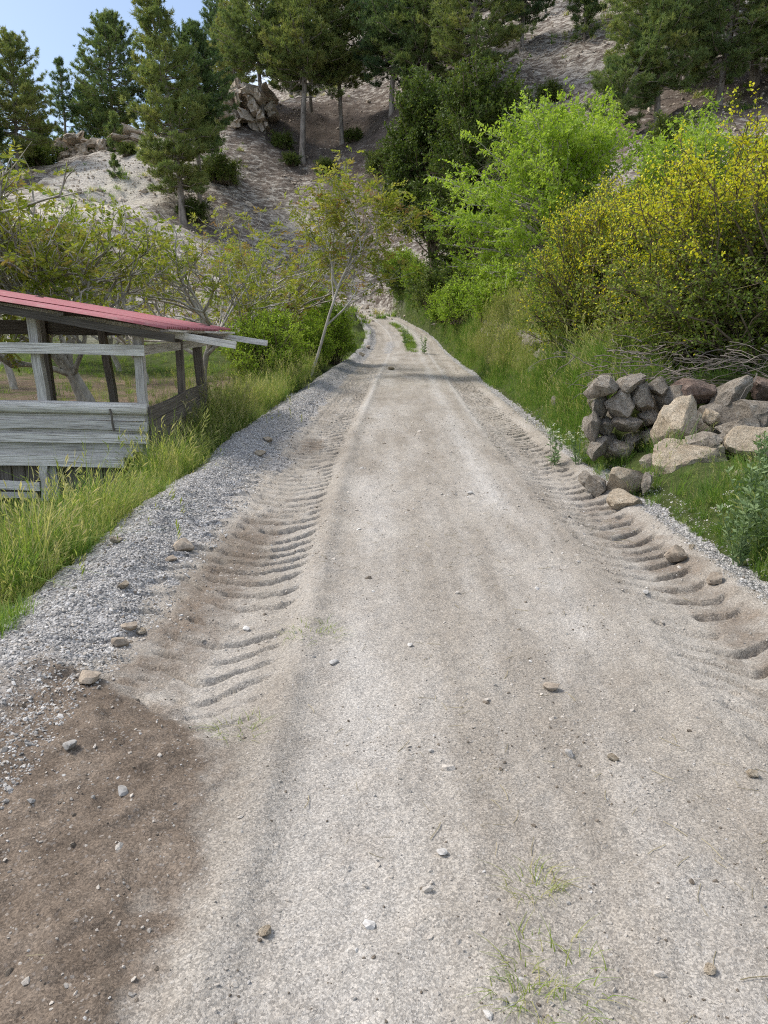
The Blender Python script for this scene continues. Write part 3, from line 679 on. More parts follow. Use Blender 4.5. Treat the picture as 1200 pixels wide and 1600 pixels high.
# ------------------------------------------------------------------ walnut orchard on the left
WV = [walnut(31, 5.9, .95, .5), walnut(32, 5.7, 1.0, .5), walnut(33, 6.2, .9, .75), walnut(34, 5.2, 1.05, .5, True)]
for x, y, k, sc, rz, lab in [
 (-2.05, 20.5, 3, 1.0, .6, 'tall slender walnut with pale forked stems at the road edge'),
 (-4.6, 19.0, 0, .95, .3, 'walnut with a short pale trunk behind the shed roof corner'),
 (-5.9, 15.2, 1, 1.0, 1.7, 'walnut whose thick trunk shows between the rear shed posts'),
 (-6.6, 16.4, 2, .95, 4.1, 'walnut with forked pale trunk seen through the shed'),
 (-8.2, 14.2, 0, 1.12, 2.4, 'large walnut spreading pale limbs above the left end of the shed'),
 (-4.2, 25.5, 2, 1.0, 5.0, 'walnut further back between the slender walnut and the shed'),
 (-7.6, 24.0, 1, 1.08, .9, 'walnut in the second row behind the red roof'),
 (-10.6, 21.5, 2, 1.05, 3.0, 'walnut in the second row left of the red roof crest'),
 (-14.0, 24.0, 0, 1.1, 5.6, 'walnut at the left end of the second row'),
 (-6.0, 30.5, 0, 1.1, 1.2, 'walnut at the foot of the slope left of the road bend'),
 (-10.5, 30.0, 1, 1.1, 2.2, 'walnut at the foot of the slope under the full leaning pine'),
 (-15.5, 30.5, 2, 1.1, .2, 'walnut at the foot of the slope below the chalky patch'),
 (-12.0, 15.5, 1, 1.15, 3.6, 'walnut at the left picture edge with a high leafy shoot')]:
    plant('walnut_tree', [('trunk', WV[k][0]), ('crown', WV[k][1])], lab, 'walnut tree', x, y, rz, sc, 'walnut trees of the orchard')

# ------------------------------------------------------------------ shrubs and broadleaf trees
def ydens(lp, rng, vn):
    h = lp[:, 2]/3.4
    return np.clip(.02+.9*sstep(.25, .72, h+(vn-.5)*1.1), 0, .85)
big = leafmass(51, (2.3, 1.8, 2.3), 1.05, 430, 21, 14, .05, .028, .45, .17, shoot=.75, flower=ydens, twig_len=.38, base_r=1.1, lump=.22, u0=.12)
plant('yellow_shrub', big, 'large yellow-flowering shrub hanging over the rock pile', 'shrub', 4.65, 9.45, 0.4, (.95, .95, .80))
yl = leafmass(52, (1.5, 1.7, 1.65), .85, 290, 19, 13, .05, .028, .5, .18, shoot=.35, flower=lambda lp, rng, vn: np.clip(.12+.5*sstep(.3, .75, lp[:, 2]/2.6+(vn-.5)*.9), 0, .6), twig_len=.36, base_r=.8, lump=.25, u0=.12)
plant('yellow_shrub', yl, 'smaller olive-yellow shrub growing behind the roadside wall', 'shrub', 3.85, 12.7, 2.0)
plant('yellow_shrub', big, 'yellow-topped shrub at the right picture edge behind the large one', 'shrub', 7.6, 11.6, 2.5, .95)
gt = leafmass(53, (2.9, 2.5, 2.9), 2.7, 240, 16, 13, .115, .055, .5, .16, trunk=(4.9, .14, .3), twig_len=.5, mats=('palebark', 'bright'), leafdown=.55, lump=.62, r_st=.03, inner=.6)
plant('leafy_tree', gt, 'bright green leafy tree with drooping leaves behind the wall', 'tree', 4.45, 20.5, .3, .9)
gt2 = leafmass(54, (2.5, 2.0, 2.3), 2.4, 150, 14, 13, .105, .05, .58, .16, trunk=(3.9, .1, -.2), twig_len=.45, mats=('palebark', 'bright'), leafdown=.5, lump=.6, r_st=.026, inner=.6)
plant('leafy_tree', gt2, 'lighter green leafy tree behind the large yellow shrub', 'tree', 7.2, 18.5, 1.0, .82)
dk = leafmass(55, (2.7, 2.4, 4.6), 4.9, 300, 17, 15, .13, .075, .45, .2, trunk=(8.3, .22, .2), twig_len=.6, mats=('twig', 'darkleaf'), lump=.35, r_st=.04, inner=.45)
plant('evergreen_oak', dk, 'tall dark green tree with drooping sides beside the road bend', 'tree', 2.6, 40.5, .5, 1.15)
plant('evergreen_oak', dk, 'dark green tree just right of the tall one at the bend', 'tree', 4.3, 35.0, 2.6, 1.0)
plant('evergreen_oak', dk, 'dark green tree between the bend and the bright leafy tree', 'tree', 5.4, 29.0, 4.4, .68)
sh = leafmass(56, (1.0, .95, .95), .85, 120, 14, 12, .06, .03, .85, .17, twig_len=.28, mats=('twig', 'bright'), lump=.3, base_r=.25)
plant('green_shrub', sh, 'fresh green rounded shrub beside the shed eave', 'shrub', -2.75, 17.2, .2, 1.0)
rb_ = leafmass(57, (1.1, 1.0, 1.15), .95, 120, 13, 12, .07, .038, .3, .2, twig_len=.32, mats=('twig', 'bright'), lump=.35, base_r=.4)
plant('green_shrub', rb_, 'green bush at the left verge before the road bend', 'shrub', -1.95, 26.0, 1.2, 1.0)
plant('green_shrub', rb_, 'low bush at the foot of the slender roadside walnut', 'shrub', -2.2, 22.6, 4.0, .7)
ub = leafmass(58, (1.0, 1.0, .65), .4, 90, 12, 12, .075, .04, .25, .22, twig_len=.42, mats=('twig', 'bright'), lump=.65, base_r=.5, shoot=.45)
for x, y, s, rz, lab in [(3.9, 25.5, 1.2, 0, 'undergrowth bush below the bright leafy tree'), (3.3, 30.5, 1.2, 1, 'undergrowth bush at the foot of the dark trees'),
                         (2.9, 34.2, 1.0, 2, 'undergrowth bush beside the dark trunk at the bend'), (1.9, 43.5, 1.0, 3, 'bush on the right verge where the road disappears'),
                         (-2.4, 33.0, 1.0, 4, 'bush on the left verge at the start of the bend'), (-4.0, 38.5, 1.5, 5, 'bush left of the far road end'), (1.0, 48.5, 1.4, 6, 'bush on the bank above the far road end'),
                         (4.2, 16.5, 1.1, 2.2, 'green bush between the wall and the bright leafy tree')]:
    plant('green_shrub', ub, lab, 'shrub', x, y, rz, s, 'undergrowth along the verges')
hb = leafmass(59, (1.4, 1.3, .75), .45, 80, 12, 12, .12, .05, .55, .25, twig_len=.45, mats=('twig', 'darkleaf'), lump=.75, base_r=.6, shoot=.4)
for px, py, d, s, lab in [(345, 285, 64, 1.3, 'dark shrub beside the little pine sapling'), (200, 262, 66, .7, 'small dark shrub on the scree below the ridge'), (300, 330, 58, 1.0, 'shrub at the foot of the full pine'),
                          (120, 225, 74, 1.6, 'dark juniper clump under the skyline pines'), (60, 262, 70, 1.6, 'dark juniper clump under the yellowish pine'), (195, 200, 76, 1.6, 'dark juniper at the foot of the tallest skyline pine'),
                          (368, 125, 78, 1.4, 'dark juniper on top of the rock outcrop'), (455, 245, 70, .7, 'low olive shrub left of the bare grey trunk'), (510, 270, 68, .8, 'low shrub on the slope above the slender walnut'),
                          (552, 225, 74, .8, 'low shrub right of the slender pale trunk'), (860, 150, 60, .9, 'low shrub in the pale gully'), (880, 185, 54, .9, 'low shrub at the foot of the pale gully'),
                          (810, 190, 54, .8, 'low shrub above the bright green tree'), (1050, 215, 42, 1.1, 'dark shrub behind the tips of the yellow shrub'), (440, 235, 72, .9, 'dark shrub under the branches left of the bare trunk'), (600, 200, 64, 1.2, 'dark bush above the crown of the tall dark tree')]:
    p = pix(px, py, d)
    plant('hill_shrub', hb, lab, 'shrub', p[0], d, px*.7, s, 'shrubs on the hillside')

for x, y, sc, lab in [(2.6, 37.6, 1.15, 'dark bush right in front of the trunk at the bend'), (3.9, 38.8, 1.3, 'dark bush right of the trunk at the bend'), (1.5, 45.2, 1.2, 'dark bush behind the far verge of the bend'), (4.0, 32.8, 1.2, 'dark bush under the second dark tree')]:
    plant('verge_shrub', hb, lab, 'shrub', x, y, x*5, sc, 'dark bushes at the bend')

# ------------------------------------------------------------------ rocks
def ico(sub):
    import bmesh
    bm = bmesh.new(); bmesh.ops.create_icosphere(bm, subdivisions=sub, radius=1.0)
    v = np.array([q.co[:] for q in bm.verts]); f = np.array([[q.index for q in p.verts] for p in bm.faces]); bm.free()
    return v, f
ICO = {k: ico(k) for k in (1, 2, 3, 4)}
def cube(n):
    import bmesh
    bm = bmesh.new(); bmesh.ops.create_cube(bm, size=2.0); bmesh.ops.subdivide_edges(bm, edges=bm.edges[:], cuts=n, use_grid_fill=True)
    bmesh.ops.triangulate(bm, faces=bm.faces[:])
    v = np.array([q.co[:] for q in bm.verts]); f = np.array([[q.index for q in p.verts] for p in bm.faces]); bm.free()
    return v, f
CUBE = cube(2)
def rock_mesh(seed, size, mat, sub=3, cuts=14, rough=.06, name='rock', boxy=False):
    rng = np.random.default_rng(seed); v, f = ICO[sub] if not boxy else CUBE; v = np.sign(v)*np.abs(v)**.8 if not boxy else v+rng.normal(0, .13, v.shape)
    if not boxy: v = v@np.array(Euler(rng.uniform(-.5, .5, 3)).to_matrix())
    for k in range(cuts):
        n = rdir(rng, 1)[0]; h = rng.uniform(.48, .86) if not boxy else rng.uniform(.95, 1.3)
        d = v@n-h; v -= np.maximum(d, 0)[:, None]*n*.96
    v *= (1+rough*2*(fbm(v[:, 0]*3+seed, v[:, 1]*3, v[:, 2]*3, 5, .65)-.5)+rough*.9*(fbm(v[:, 0]*9+seed, v[:, 1]*9, v[:, 2]*9, 3, .6)-.5))[:, None]
    v = v/np.abs(v).max(0)*np.array(size)*.5
    mb = MB(); mb.add(v, f)
    me = mb.mesh(name, mat, False)
    if sub >= 3: me.polygons.foreach_set('use_smooth', np.ones(len(me.polygons), bool)); me.set_sharp_from_angle(angle=math.radians(24))
    return me
def put_rock(name, seed, x, y, z, size, mat, label, cat='rock', rot=(0, 0, 0), group=None, sub=4, cuts=20, rough=.13):
    o = link(name, rock_mesh(seed, size, M[mat], sub, cuts, rough), None, (x, y, z)); o.rotation_euler = rot
    return tag(o, label, cat, group)
ROCKS = [  # photo box x0,y0,x1,y1, distance, depth, material, label
 (1013, 690, 1128, 765, 7.0, .5, 'rock_warm', 'broad beige boulder in the middle of the rock pile'),
 (1024, 622, 1108, 708, 7.45, .5, 'rock_warm', 'tall beige boulder with pinkish top standing behind the broad one'),
 (1073, 668, 1141, 718, 7.0, .38, 'rock_grey', 'dark lichen-speckled rock wedged above the broad beige boulder'),
 (1038, 590, 1130, 636, 7.85, .5, 'rock_pink', 'reddish rock on top of the pile under the shrub'),
 (1108, 585, 1176, 650, 7.7, .35, 'rock_grey', 'long grey slab tilted against the top of the pile'),
 (1148, 622, 1225, 668, 7.45, .45, 'rock_grey', 'white-speckled rock at the upper right of the pile'),
 (1122, 655, 1196, 692, 7.2, .4, 'rock_grey', 'bluish grey stone between the speckled rocks'),
 (1134, 670, 1245, 735, 6.85, .5, 'rock_warm', 'large beige boulder cut by the right picture edge'),
 (1098, 640, 1126, 672, 7.5, .25, 'rock_warm', 'small beige stone behind the tilted slab'),
 (1170, 590, 1240, 630, 7.9, .4, 'rock_pink', 'brownish rock at the top right of the pile'),
 (950, 731, 1016, 780, 6.75, .32, 'rock_warm', 'yellowish crumbly rock at the left end of the pile'),
 (904, 736, 930, 764, 6.95, .18, 'rock_grey', 'small round grey stone at the tip of the pile near the road'),
 (915, 742, 953, 776, 6.8, .22, 'rock_grey', 'grey and white stone beside the small round one'),
 (947, 768, 1018, 806, 6.3, .34, 'rock_warm', 'flat pale slab lying at the road edge'),
 (1000, 735, 1022, 772, 6.6, .2, 'rock_grey', 'dark stone behind the flat pale slab'),
 (1081, 775, 1138, 826, 6.0, .32, 'rock_grey', 'grey lichen rock standing in the grass before the pile'),
 (1126, 736, 1170, 788, 6.25, .2, 'rock_warm', 'upright pointed pale stone in the grass'),
 (1053, 778, 1088, 804, 6.3, .2, 'rock_warm', 'small beige stone half hidden in grass'),
 (1036, 846, 1082, 880, 5.35, .2, 'clod', 'crumbling dark clod on the right verge'),
 (1078, 852, 1092, 863, 5.35, .06, 'rock_warm', 'tiny white stone next to the dark clod'),
 (1105, 890, 1140, 915, 4.95, .14, 'clod', 'grey earth lump near the lower end of the right verge'),
 (934, 692, 958, 712, 8.2, .2, 'rock_warm', 'reddish stone lying in the long grass below the wall'),
 (860, 612, 876, 636, 11.5, .2, 'rock_grey', 'white-spotted stone showing through the bank grass'),
 (880, 590, 893, 606, 11.6, .2, 'rock_grey', 'pale stone on the bank under the olive-yellow shrub'),
 (672, 506, 690, 513, 30, .5, 'rock_grey', 'flat pale stone at the right verge near the bend'),
 (806, 512, 862, 548, 13.6, .35, 'rock_grey', 'whitish rock face showing through grass below the smaller shrub'),
 (856, 172, 896, 190, 56, 1.2, 'rock_cliff', 'flat white boulder on the gully floor'), (1058, 80, 1072, 104, 58, .6, 'rock_cliff', 'white boulder between the right-hand pines')]
def box_rock(i, x0, y0, x1, y1, d, dep, mat, label, **kw):
    a = pix(x0, y1, d); b = pix(x1, y0, d); c = (a+b)/2
    return put_rock('rock' if 'clod' not in mat else 'earth_clod', 300+i*7, c[0], d+dep*.1, c[2], ((b[0]-a[0])*1.06, dep, (b[2]-a[2])*1.12), mat, label, 'rock' if mat != 'clod' else 'clod',
                    rot=(0, 0, 0), **kw)
def ray_ground(px, py):
    D = np.concatenate([np.arange(1.0, 12, .03), np.arange(12, 60, .2)])
    P_ = np.array([pix(px, py, d) for d in D]); G = ground(P_[:, 0], P_[:, 1])
    k = int(np.argmax(P_[:, 2] <= G+.005)); return P_[k, 0], P_[k, 1], G[k]
for i, r in enumerate(ROCKS):
    o = box_rock(i, *r, group='rocks of the roadside pile' if i < 18 else None)
    if i >= 18:
        q = ray_ground((r[0]+r[2])/2, r[3]); k = q[1]/r[4]; o.location = (q[0], q[1]+.05, q[2]+.3*o.dimensions.z*k); o.scale = (k*.75, .75, k*.75)
    if r[7].startswith('long grey slab'): o.rotation_euler = (0, -.7, 0); o.scale = (1.25, 1, .6)
# filler stones under the pile, darker and mostly hidden
for i, (x, y, z, s) in enumerate([(3.05, 7.5, .62, .5), (3.35, 7.25, .62, .5), (2.75, 7.35, .5, .4), (3.5, 7.7, .95, .5), (2.55, 6.95, .38, .34), (3.1, 7.95, 1.15, .5), (3.6, 7.0, .55, .45)]):
    put_rock('rock', 900+i, x, y, z, (s*1.2, s, s), 'rock_grey', ('dark stone in the gap right of the tall beige boulder', 'shadowed stone under the bluish grey one', 'grey stone behind the left flank of the tall beige boulder', 'shadowed stone under the tilted slab', 'half-buried stone at the left foot of the broad beige boulder', 'dark stone below the reddish top rock', 'grey stone under the boulder at the picture edge')[i], 'rock', (i, i*2, i), 'rocks of the roadside pile', 3)

# dry stone wall along the right bank
wall_t = thing('dry_stone_wall', 'overgrown grey dry stone wall holding the right bank', 'stone wall', (3.0, 8.0, 0))
SM = [rock_mesh(700+k, (1, 1, 1), M['rock_grey'], 3, 16, .14, 'stone') for k in range(7)]
rw = random.Random(5); wy = 8.55
while wy < 25.5:
    L = rw.uniform(.26, .5); fade = 1 if wy < 24 else .6
    wo = -.42*math.exp(-((wy-8.5)/1.2)**2); zf = gz(road_c(wy)+(2.2+wo)*float(road_s(wy)), wy)-.08
    top = float(base_h(np.array([road_c(wy)+2.9]), np.array([wy]))[0])+.02
    cnt = max(2, int(round((top-zf)/.27))); hh = (top-zf)/cnt
    for k in range(cnt):
        o = link('stone', SM[rw.randrange(7)], wall_t)
        xx = road_c(wy)+2.47+wo+.035*k+rw.uniform(-.05, .05)
        o.location = (xx-3.0, wy+rw.uniform(-.07, .07)+(L*.4 if k % 2 else 0)-8.0, zf+hh*(k+.5))
        o.scale = (rw.uniform(.28, .4), L*rw.uniform(.95, 1.25), hh*rw.uniform(1.0, 1.25)); o.rotation_euler = (rw.uniform(-.15, .15), rw.uniform(-.2, .2), rw.uniform(-.3, .3)+math.pi*rw.randrange(2))
    wy += L*.98
# the wall's broken end faces the camera
for j, (px0, py0, px1, py1) in enumerate([(923, 590, 965, 622), (962, 585, 1000, 612), (925, 618, 950, 652), (948, 610, 988, 655), (985, 600, 1022, 640), (930, 650, 962, 680), (960, 652, 1000, 676), (996, 640, 1030, 668), (970, 674, 1004, 700), (1000, 668, 1032, 698), (1012, 590, 1042, 618), (936, 678, 968, 698), (915, 640, 940, 690), (940, 690, 985, 722), (985, 690, 1030, 725), (918, 682, 945, 715)]):
    d = 7.9+.07*(j % 3); a = pix(px0, py1, d); b = pix(px1, py0, d)
    o = link('stone', SM[j % 7], wall_t); c = (a+b)/2
    o.location = (c[0]-3.0, d-8.0, c[2]); o.scale = ((b[0]-a[0])*1.28, .42, (b[2]-a[2])*1.28); o.rotation_euler = (0, 0, rw.uniform(-.25, .25))

# rock outcrops high on the slope
def outcrop(name, label, px0, px1, py0, py1, d, dep, n, seed):
    """a stack of fractured ledges, each ledge its own block"""
    a = pix(px0, py1, d); b = pix(px1, py0, d); rg = random.Random(seed)
    base = ((a[0]+b[0])/2, d, a[2]); t = thing(name, label, 'rock outcrop', base)
    for i in range(n):
        u, w = rg.random(), rg.random()
        wd = (b[0]-a[0])*rg.uniform(.08, .24); ht = (b[2]-a[2])*rg.uniform(.1, .34)
        o = link('block', rock_mesh(seed*50+i, (wd, dep*rg.uniform(.6, 1), ht), M['rock_cliff'], 2, 5, .12, 'block', True), t)
        o.location = (a[0]+(b[0]-a[0])*u-base[0], rg.uniform(-.2, .5)*dep, (b[2]-a[2])*(w*.85+.05)); o.rotation_euler = (rg.uniform(-.15, .15), rg.uniform(-.6, -.15), rg.uniform(-.6, .6))
outcrop('rock_outcrop', 'tan fractured rock outcrop below the pines, above the open slope', 348, 424, 128, 208, 73.2, 4, 60, 3)
outcrop('rock_outcrop', 'low ledge of dark layered rock along the left ridge', 85, 190, 210, 262, 71.5, 2.5, 40, 4)
outcrop('rock_outcrop', 'slanting rock ledges behind the crown of the full pine', 195, 258, 200, 250, 72.5, 3, 32, 5)
outcrop('rock_outcrop', 'grey crag among the pines near the top centre', 508, 600, 75, 135, 92, 4, 26, 6)
outcrop('rock_outcrop', 'pale crag at the head of the gully under the top edge', 868, 960, 20, 75, 82, 4, 26, 7)

# ------------------------------------------------------------------ wooden shed
shed = thing('wooden_shed', 'open weathered plank shed with red corrugated roof beside the road', 'shed', (-4.5, 9.8, 0))
SO = np.array((-4.5, 9.8, 0.0)); srg = np.random.default_rng(77)
def plank(name, p0, p1, w, th, up=(0, 0, 1), mat='wood', parent=shed, tint=None, wob=.012, taper=0.0, seg=7, rnd=False):
    """a rough board from p0 to p1; w along 'up', th across"""
    p0 = np.array(p0, float)-SO; p1 = np.array(p1, float)-SO; ax = p1-p0; L = np.linalg.norm(ax); ax /= L
    up = np.array(up, float); up = unit(up-ax*(up@ax)); sd_ = np.cross(ax, up)
    t = np.linspace(0, 1, seg); ph = srg.uniform(0, 60)
    tw = w*(1-taper*t)*(1+(srg.random(seg)-.5)*wob*6); ce = p0+ax*(t*L)[:, None]+up*((srg.random(seg)-.5)*wob*2)[:, None]+sd_*((srg.random(seg)-.5)*wob)[:, None]
    q = [(-.5, -.5), (-.5, .5), (.5, .5), (.5, -.5)] if not rnd else [(-.5, 0), (-.35, .38), (0, .5), (.35, .38), (.5, 0), (.35, -.38), (0, -.5), (-.35, -.38)]
    n = len(q); v = []; g = []
    for k in range(seg):
        for j, (a, b) in enumerate(q):
            v.append(ce[k]+up*a*tw[k]+sd_*b*th); g.append((t[k]*L+ph, a*tw[k]+ph, b*th+ph*.3))
    f4 = [[k*n+j, k*n+(j+1) % n, (k+1)*n+(j+1) % n, (k+1)*n+j] for k in range(seg-1) for j in range(n)]
    mb = MB(); e = (seg-1)*n
    f3 = [[0, j+1, j] for j in range(1, n-1)]+[[e, e+j, e+j+1] for j in range(1, n-1)]
    mb.add(v, f3, f4, srg.uniform(.3, .8) if tint is None else tint, g)
    return mb.build(name, M[mat], parent, rnd)
FY = 8.5
def fz(py, d=FY): return float(pix(0, py, d)[2])
def fx(px, d=FY): return float(pxx(px, d)*1.0)
xl, xr = -7.6, -2.70
tilt = .012
rows = [(624, 646, .09, .95, xr), (645, 656, .05, .6, -2.74), (655, 670, .06, .55, xr), (668, 680, .05, .45, -2.72), (676, 691, .04, .85, xr), (688, 704, .045, .4, -2.78), (701, 713, .045, .5, -2.9), (709, 728, .035, .95, -3.0)]
for k, (a, b, th, tn, xe) in enumerate(rows):
    z1, z0 = fz(a), fz(b); zc = (z0+z1)/2
    plank('plank', (xl, FY+(-.03, .02, -.012, .025, -.03, .018, .03, -.03)[k], zc+.06), (xe, FY+(-.02, .025, -.02, .02, -.025, .02, .015, -.03)[k], zc-.02), (z1-z0)*.9, th, tint=tn, rnd=(k == 0), wob=.012 if k in (0, 2) else .005, seg=12)
vx = -7.4
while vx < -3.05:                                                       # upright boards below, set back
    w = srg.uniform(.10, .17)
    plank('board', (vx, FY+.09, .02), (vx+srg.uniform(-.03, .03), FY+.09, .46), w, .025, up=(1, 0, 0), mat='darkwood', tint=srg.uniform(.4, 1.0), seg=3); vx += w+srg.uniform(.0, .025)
plank('plank', (-7.5, FY-.03, .22), (-4.0, FY-.02, .155), .1, .03, tint=.8); plank('plank', (-7.5, FY-.0, .1), (-4.05, FY, .05), .07, .03, tint=.5)
plank('post', (-3.95, FY-.015, -.1), (-3.93, FY-.015, .5), .09, .05, up=(1, 0, 0), tint=.5)
# posts
plank('post', (fx(76), FY+.07, -.1), (fx(64), FY+.07, 2.13), .105, .1, up=(1, 0, 0), tint=.5, seg=9)
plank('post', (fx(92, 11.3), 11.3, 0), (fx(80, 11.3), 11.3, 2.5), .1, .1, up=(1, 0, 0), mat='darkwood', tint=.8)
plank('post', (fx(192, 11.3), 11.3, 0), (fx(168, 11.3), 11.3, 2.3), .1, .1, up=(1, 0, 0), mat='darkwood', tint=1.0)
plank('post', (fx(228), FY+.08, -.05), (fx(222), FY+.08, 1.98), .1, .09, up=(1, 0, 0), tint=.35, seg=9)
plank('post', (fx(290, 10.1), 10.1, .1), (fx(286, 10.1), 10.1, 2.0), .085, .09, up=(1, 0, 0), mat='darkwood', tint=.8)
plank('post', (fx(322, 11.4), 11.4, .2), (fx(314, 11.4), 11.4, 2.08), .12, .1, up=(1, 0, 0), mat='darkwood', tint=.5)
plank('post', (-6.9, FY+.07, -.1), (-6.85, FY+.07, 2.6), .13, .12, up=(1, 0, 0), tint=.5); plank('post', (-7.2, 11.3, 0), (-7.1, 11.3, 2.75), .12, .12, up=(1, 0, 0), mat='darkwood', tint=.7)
# beams
plank('beam', (-7.6, FY-.035, 1.80), (-2.68, FY-.035, 1.70), .115, .035, tint=1.0, seg=10)
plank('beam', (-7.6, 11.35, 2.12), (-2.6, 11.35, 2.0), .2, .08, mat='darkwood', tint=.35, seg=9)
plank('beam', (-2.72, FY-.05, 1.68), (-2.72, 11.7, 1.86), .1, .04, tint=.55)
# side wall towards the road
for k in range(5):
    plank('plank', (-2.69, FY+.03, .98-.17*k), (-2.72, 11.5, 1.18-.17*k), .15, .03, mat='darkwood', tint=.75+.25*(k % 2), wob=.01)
# rafters, tails sticking out past the eave
def rz_(x, y): return 1.91+(-2.34-x)*.165+(y-8.2)*.028
for yy, tn, xe in ((8.32, .2, -2.30), (9.1, .9, -1.78), (10.3, .35, -2.2), (11.7, .95, -1.80)):
    plank('rafter', (-7.7, yy, rz_(-7.7, yy)-.085), (xe, yy, rz_(xe, yy)-.085), .085, .06, mat='wood' if tn > .5 else 'darkwood', tint=tn, seg=9)
plank('eave_board', (-2.42, 8.35, rz_(-2.42, 8.35)-.03), (-2.42, 12.05, rz_(-2.42, 12.05)-.03), .1, .025, up=(1, 0, .1), tint=.75)
for xx in (-3.5, -4.6, -5.8, -7.0):
    plank('purlin', (xx, 8.25, rz_(xx, 8.25)-.03), (xx, 12.0, rz_(xx, 12.0)-.03), .07, .03, up=(1, 0, 0), mat='darkwood', tint=.8)
plank('nailed_stick', (fx(179), FY-.07, fz(638)), (fx(183), FY-.07, fz(673)), .018, .02, up=(1, 0, 0), mat='darkwood', tint=.4, seg=4, wob=.01)
# corrugated sheets
roof = bpy.data.objects.new('roof', None); COL.objects.link(roof); roof.parent = shed
def sheet(y0, y1, x0, x1, dz):
    n = int((y1-y0)/.0125); ys = np.linspace(y0, y1, n); xs = np.linspace(x0, x1, 9)
    Xs, Ys = np.meshgrid(xs, ys)
    Z = rz_(Xs, Ys)+.016*np.sin(Ys/.076*2*math.pi)+dz+.006*np.sin(Xs*2.1+y0)
    top = np.stack([Xs, Ys, Z], -1).reshape(-1, 3)-SO; bot = top-np.array((0, 0, .004))
    idx = np.arange(n*9).reshape(n, 9)
    f = np.stack([idx[:-1, :-1], idx[:-1, 1:], idx[1:, 1:], idx[1:, :-1]], -1).reshape(-1, 4)
    m = n*9; e = np.stack([idx[:-1, -1], idx[:-1, -1]+m, idx[1:, -1]+m, idx[1:, -1]], -1)
    e2 = np.stack([idx[0, :-1], idx[0, :-1]+m, idx[0, 1:]+m, idx[0, 1:]], -1)
    mb = MB(); mb.add(np.concatenate([top, bot]), None, np.concatenate([f, f[:, ::-1]+m, e, e2])); mb.build('roof_sheet', M['red'], roof, True)
sheet(8.18, 9.12, -7.9, -2.34, .022); sheet(9.06, 10.02, -7.9, -2.31, .028); sheet(9.96, 10.9, -7.9, -2.36, .022); sheet(10.84, 12.1, -7.9, -2.44, .028)

# ------------------------------------------------------------------ loose stones and tufts on the road
STN = [(285, 860, .20, 'clod', 'brown earth clod on the grey gravel shoulder'), (194, 921, .10, 'rock_warm', 'white flat stone on the gravel shoulder'), (138, 1066, .14, 'clod', 'brown clod at the edge of the gravel near the soil patch'),
       (205, 985, .10, 'clod', 'small brown clod in the clod group beside the tyre track'), (222, 993, .07, 'rock_warm', 'pale stone in the clod group beside the tyre track'), (180, 848, .10, 'rock_warm', 'white stone at the grass edge of the gravel'),
       (188, 1010, .11, 'clod', 'largest clod of the group beside the tyre track'), (860, 1077, .08, 'clod', 'grey stone lump on the right half of the road'), (522, 1036, .05, 'pebble', 'dark pebble below the grass tuft in the road'),
       (957, 1186, .05, 'rock_warm', 'white chipped stone in the pale wheel streak'), (1175, 1213, .06, 'rock_warm', 'white stone in the right tyre track'), (690, 1342, .04, 'pebble', 'blue-grey pebble in the middle of the near road'),
       (577, 1450, .04, 'pebble', 'grey pebble left of centre near the bottom'), (416, 1468, .045, 'rock_warm', 'white angular pebble beside the soil patch'), (192, 1243, .05, 'pebble', 'grey pebble on the dark soil patch'),
       (1108, 1522, .045, 'rock_warm', 'bluish white pebble at the lower right of the road'), (108, 1170, .07, 'pebble', 'dark stone where the gravel meets the soil patch'), (268, 878, .09, 'clod', 'small clod below the brown clod on the shoulder'),
       (420, 690, .2, 'rock_warm', 'yellowish stone at the edge of the left windrow'), (405, 712, .16, 'rock_warm', 'pale broken stone in front of the yellowish one on the windrow'), (612, 578, .3, 'rock_warm', 'white stone on the road before the bend'),
       (385, 985, .05, 'pebble', 'small grey pebble between the left lug marks'), (1010, 930, .05, 'pebble', 'grey pebble beside the right lug marks'), (640, 1010, .04, 'pebble', 'dark pebble in the centre of the road'),
       (735, 772, .07, 'pebble', 'dark pebble on the middle of the road further up'), (565, 556, .35, 'rock_warm', 'pale rubble stone at the end of the left windrow'), (575, 545, .3, 'clod', 'reddish rubble stone at the end of the left windrow')]
for i, (px, py, s, mt, lab) in enumerate(STN):
    x, y, z = ray_ground(px, py)
    put_rock('loose_stone' if mt != 'clod' else 'earth_clod', 500+i, x, y, z+s*.16, (s*.95, s*.8, s*.5), mt, lab, 'stone' if mt != 'clod' else 'clod', (0, 0, i*1.3), 'loose stones on the road', 3)
def blades(mb, rng, n, R, hmin, hmax, w, bend, tint, tsd, seg=3):
    a = rng.uniform(0, 6.28, n); r = R*rng.random(n)**.6; p = np.stack([np.cos(a)*r, np.sin(a)*r, np.zeros(n)], -1)
    h = rng.uniform(hmin, hmax, n); az = a+rng.normal(0, .9, n); o = np.stack([np.cos(az), np.sin(az), np.zeros(n)], -1); b = bend*rng.uniform(.3, 1.3, n)
    sd_ = np.cross(o, (0, 0, 1)); V = []
    for k in range(seg+1):
        t = k/seg; c = p+o*(h*b*t**1.8)[:, None]; c[:, 2] += h*(t-.35*b*t**2.2)
        ww = w*(1-t*.92)*.5
        V += [c-sd_*ww, c+sd_*ww]
    V = np.stack(V, 1); m = 2*(seg+1); i = np.arange(n)[:, None]*m
    f = np.concatenate([i+np.array([[2*k, 2*k+1, 2*k+3, 2*k+2]]) for k in range(seg)])
    mb.add(V.reshape(-1, 3), None, f, np.repeat(np.clip(rng.normal(tint, tsd, n), 0, 1), m))
    return p+o*(h*b)[:, None]+np.stack([0*h, 0*h, h*(1-.35*b)], -1), o
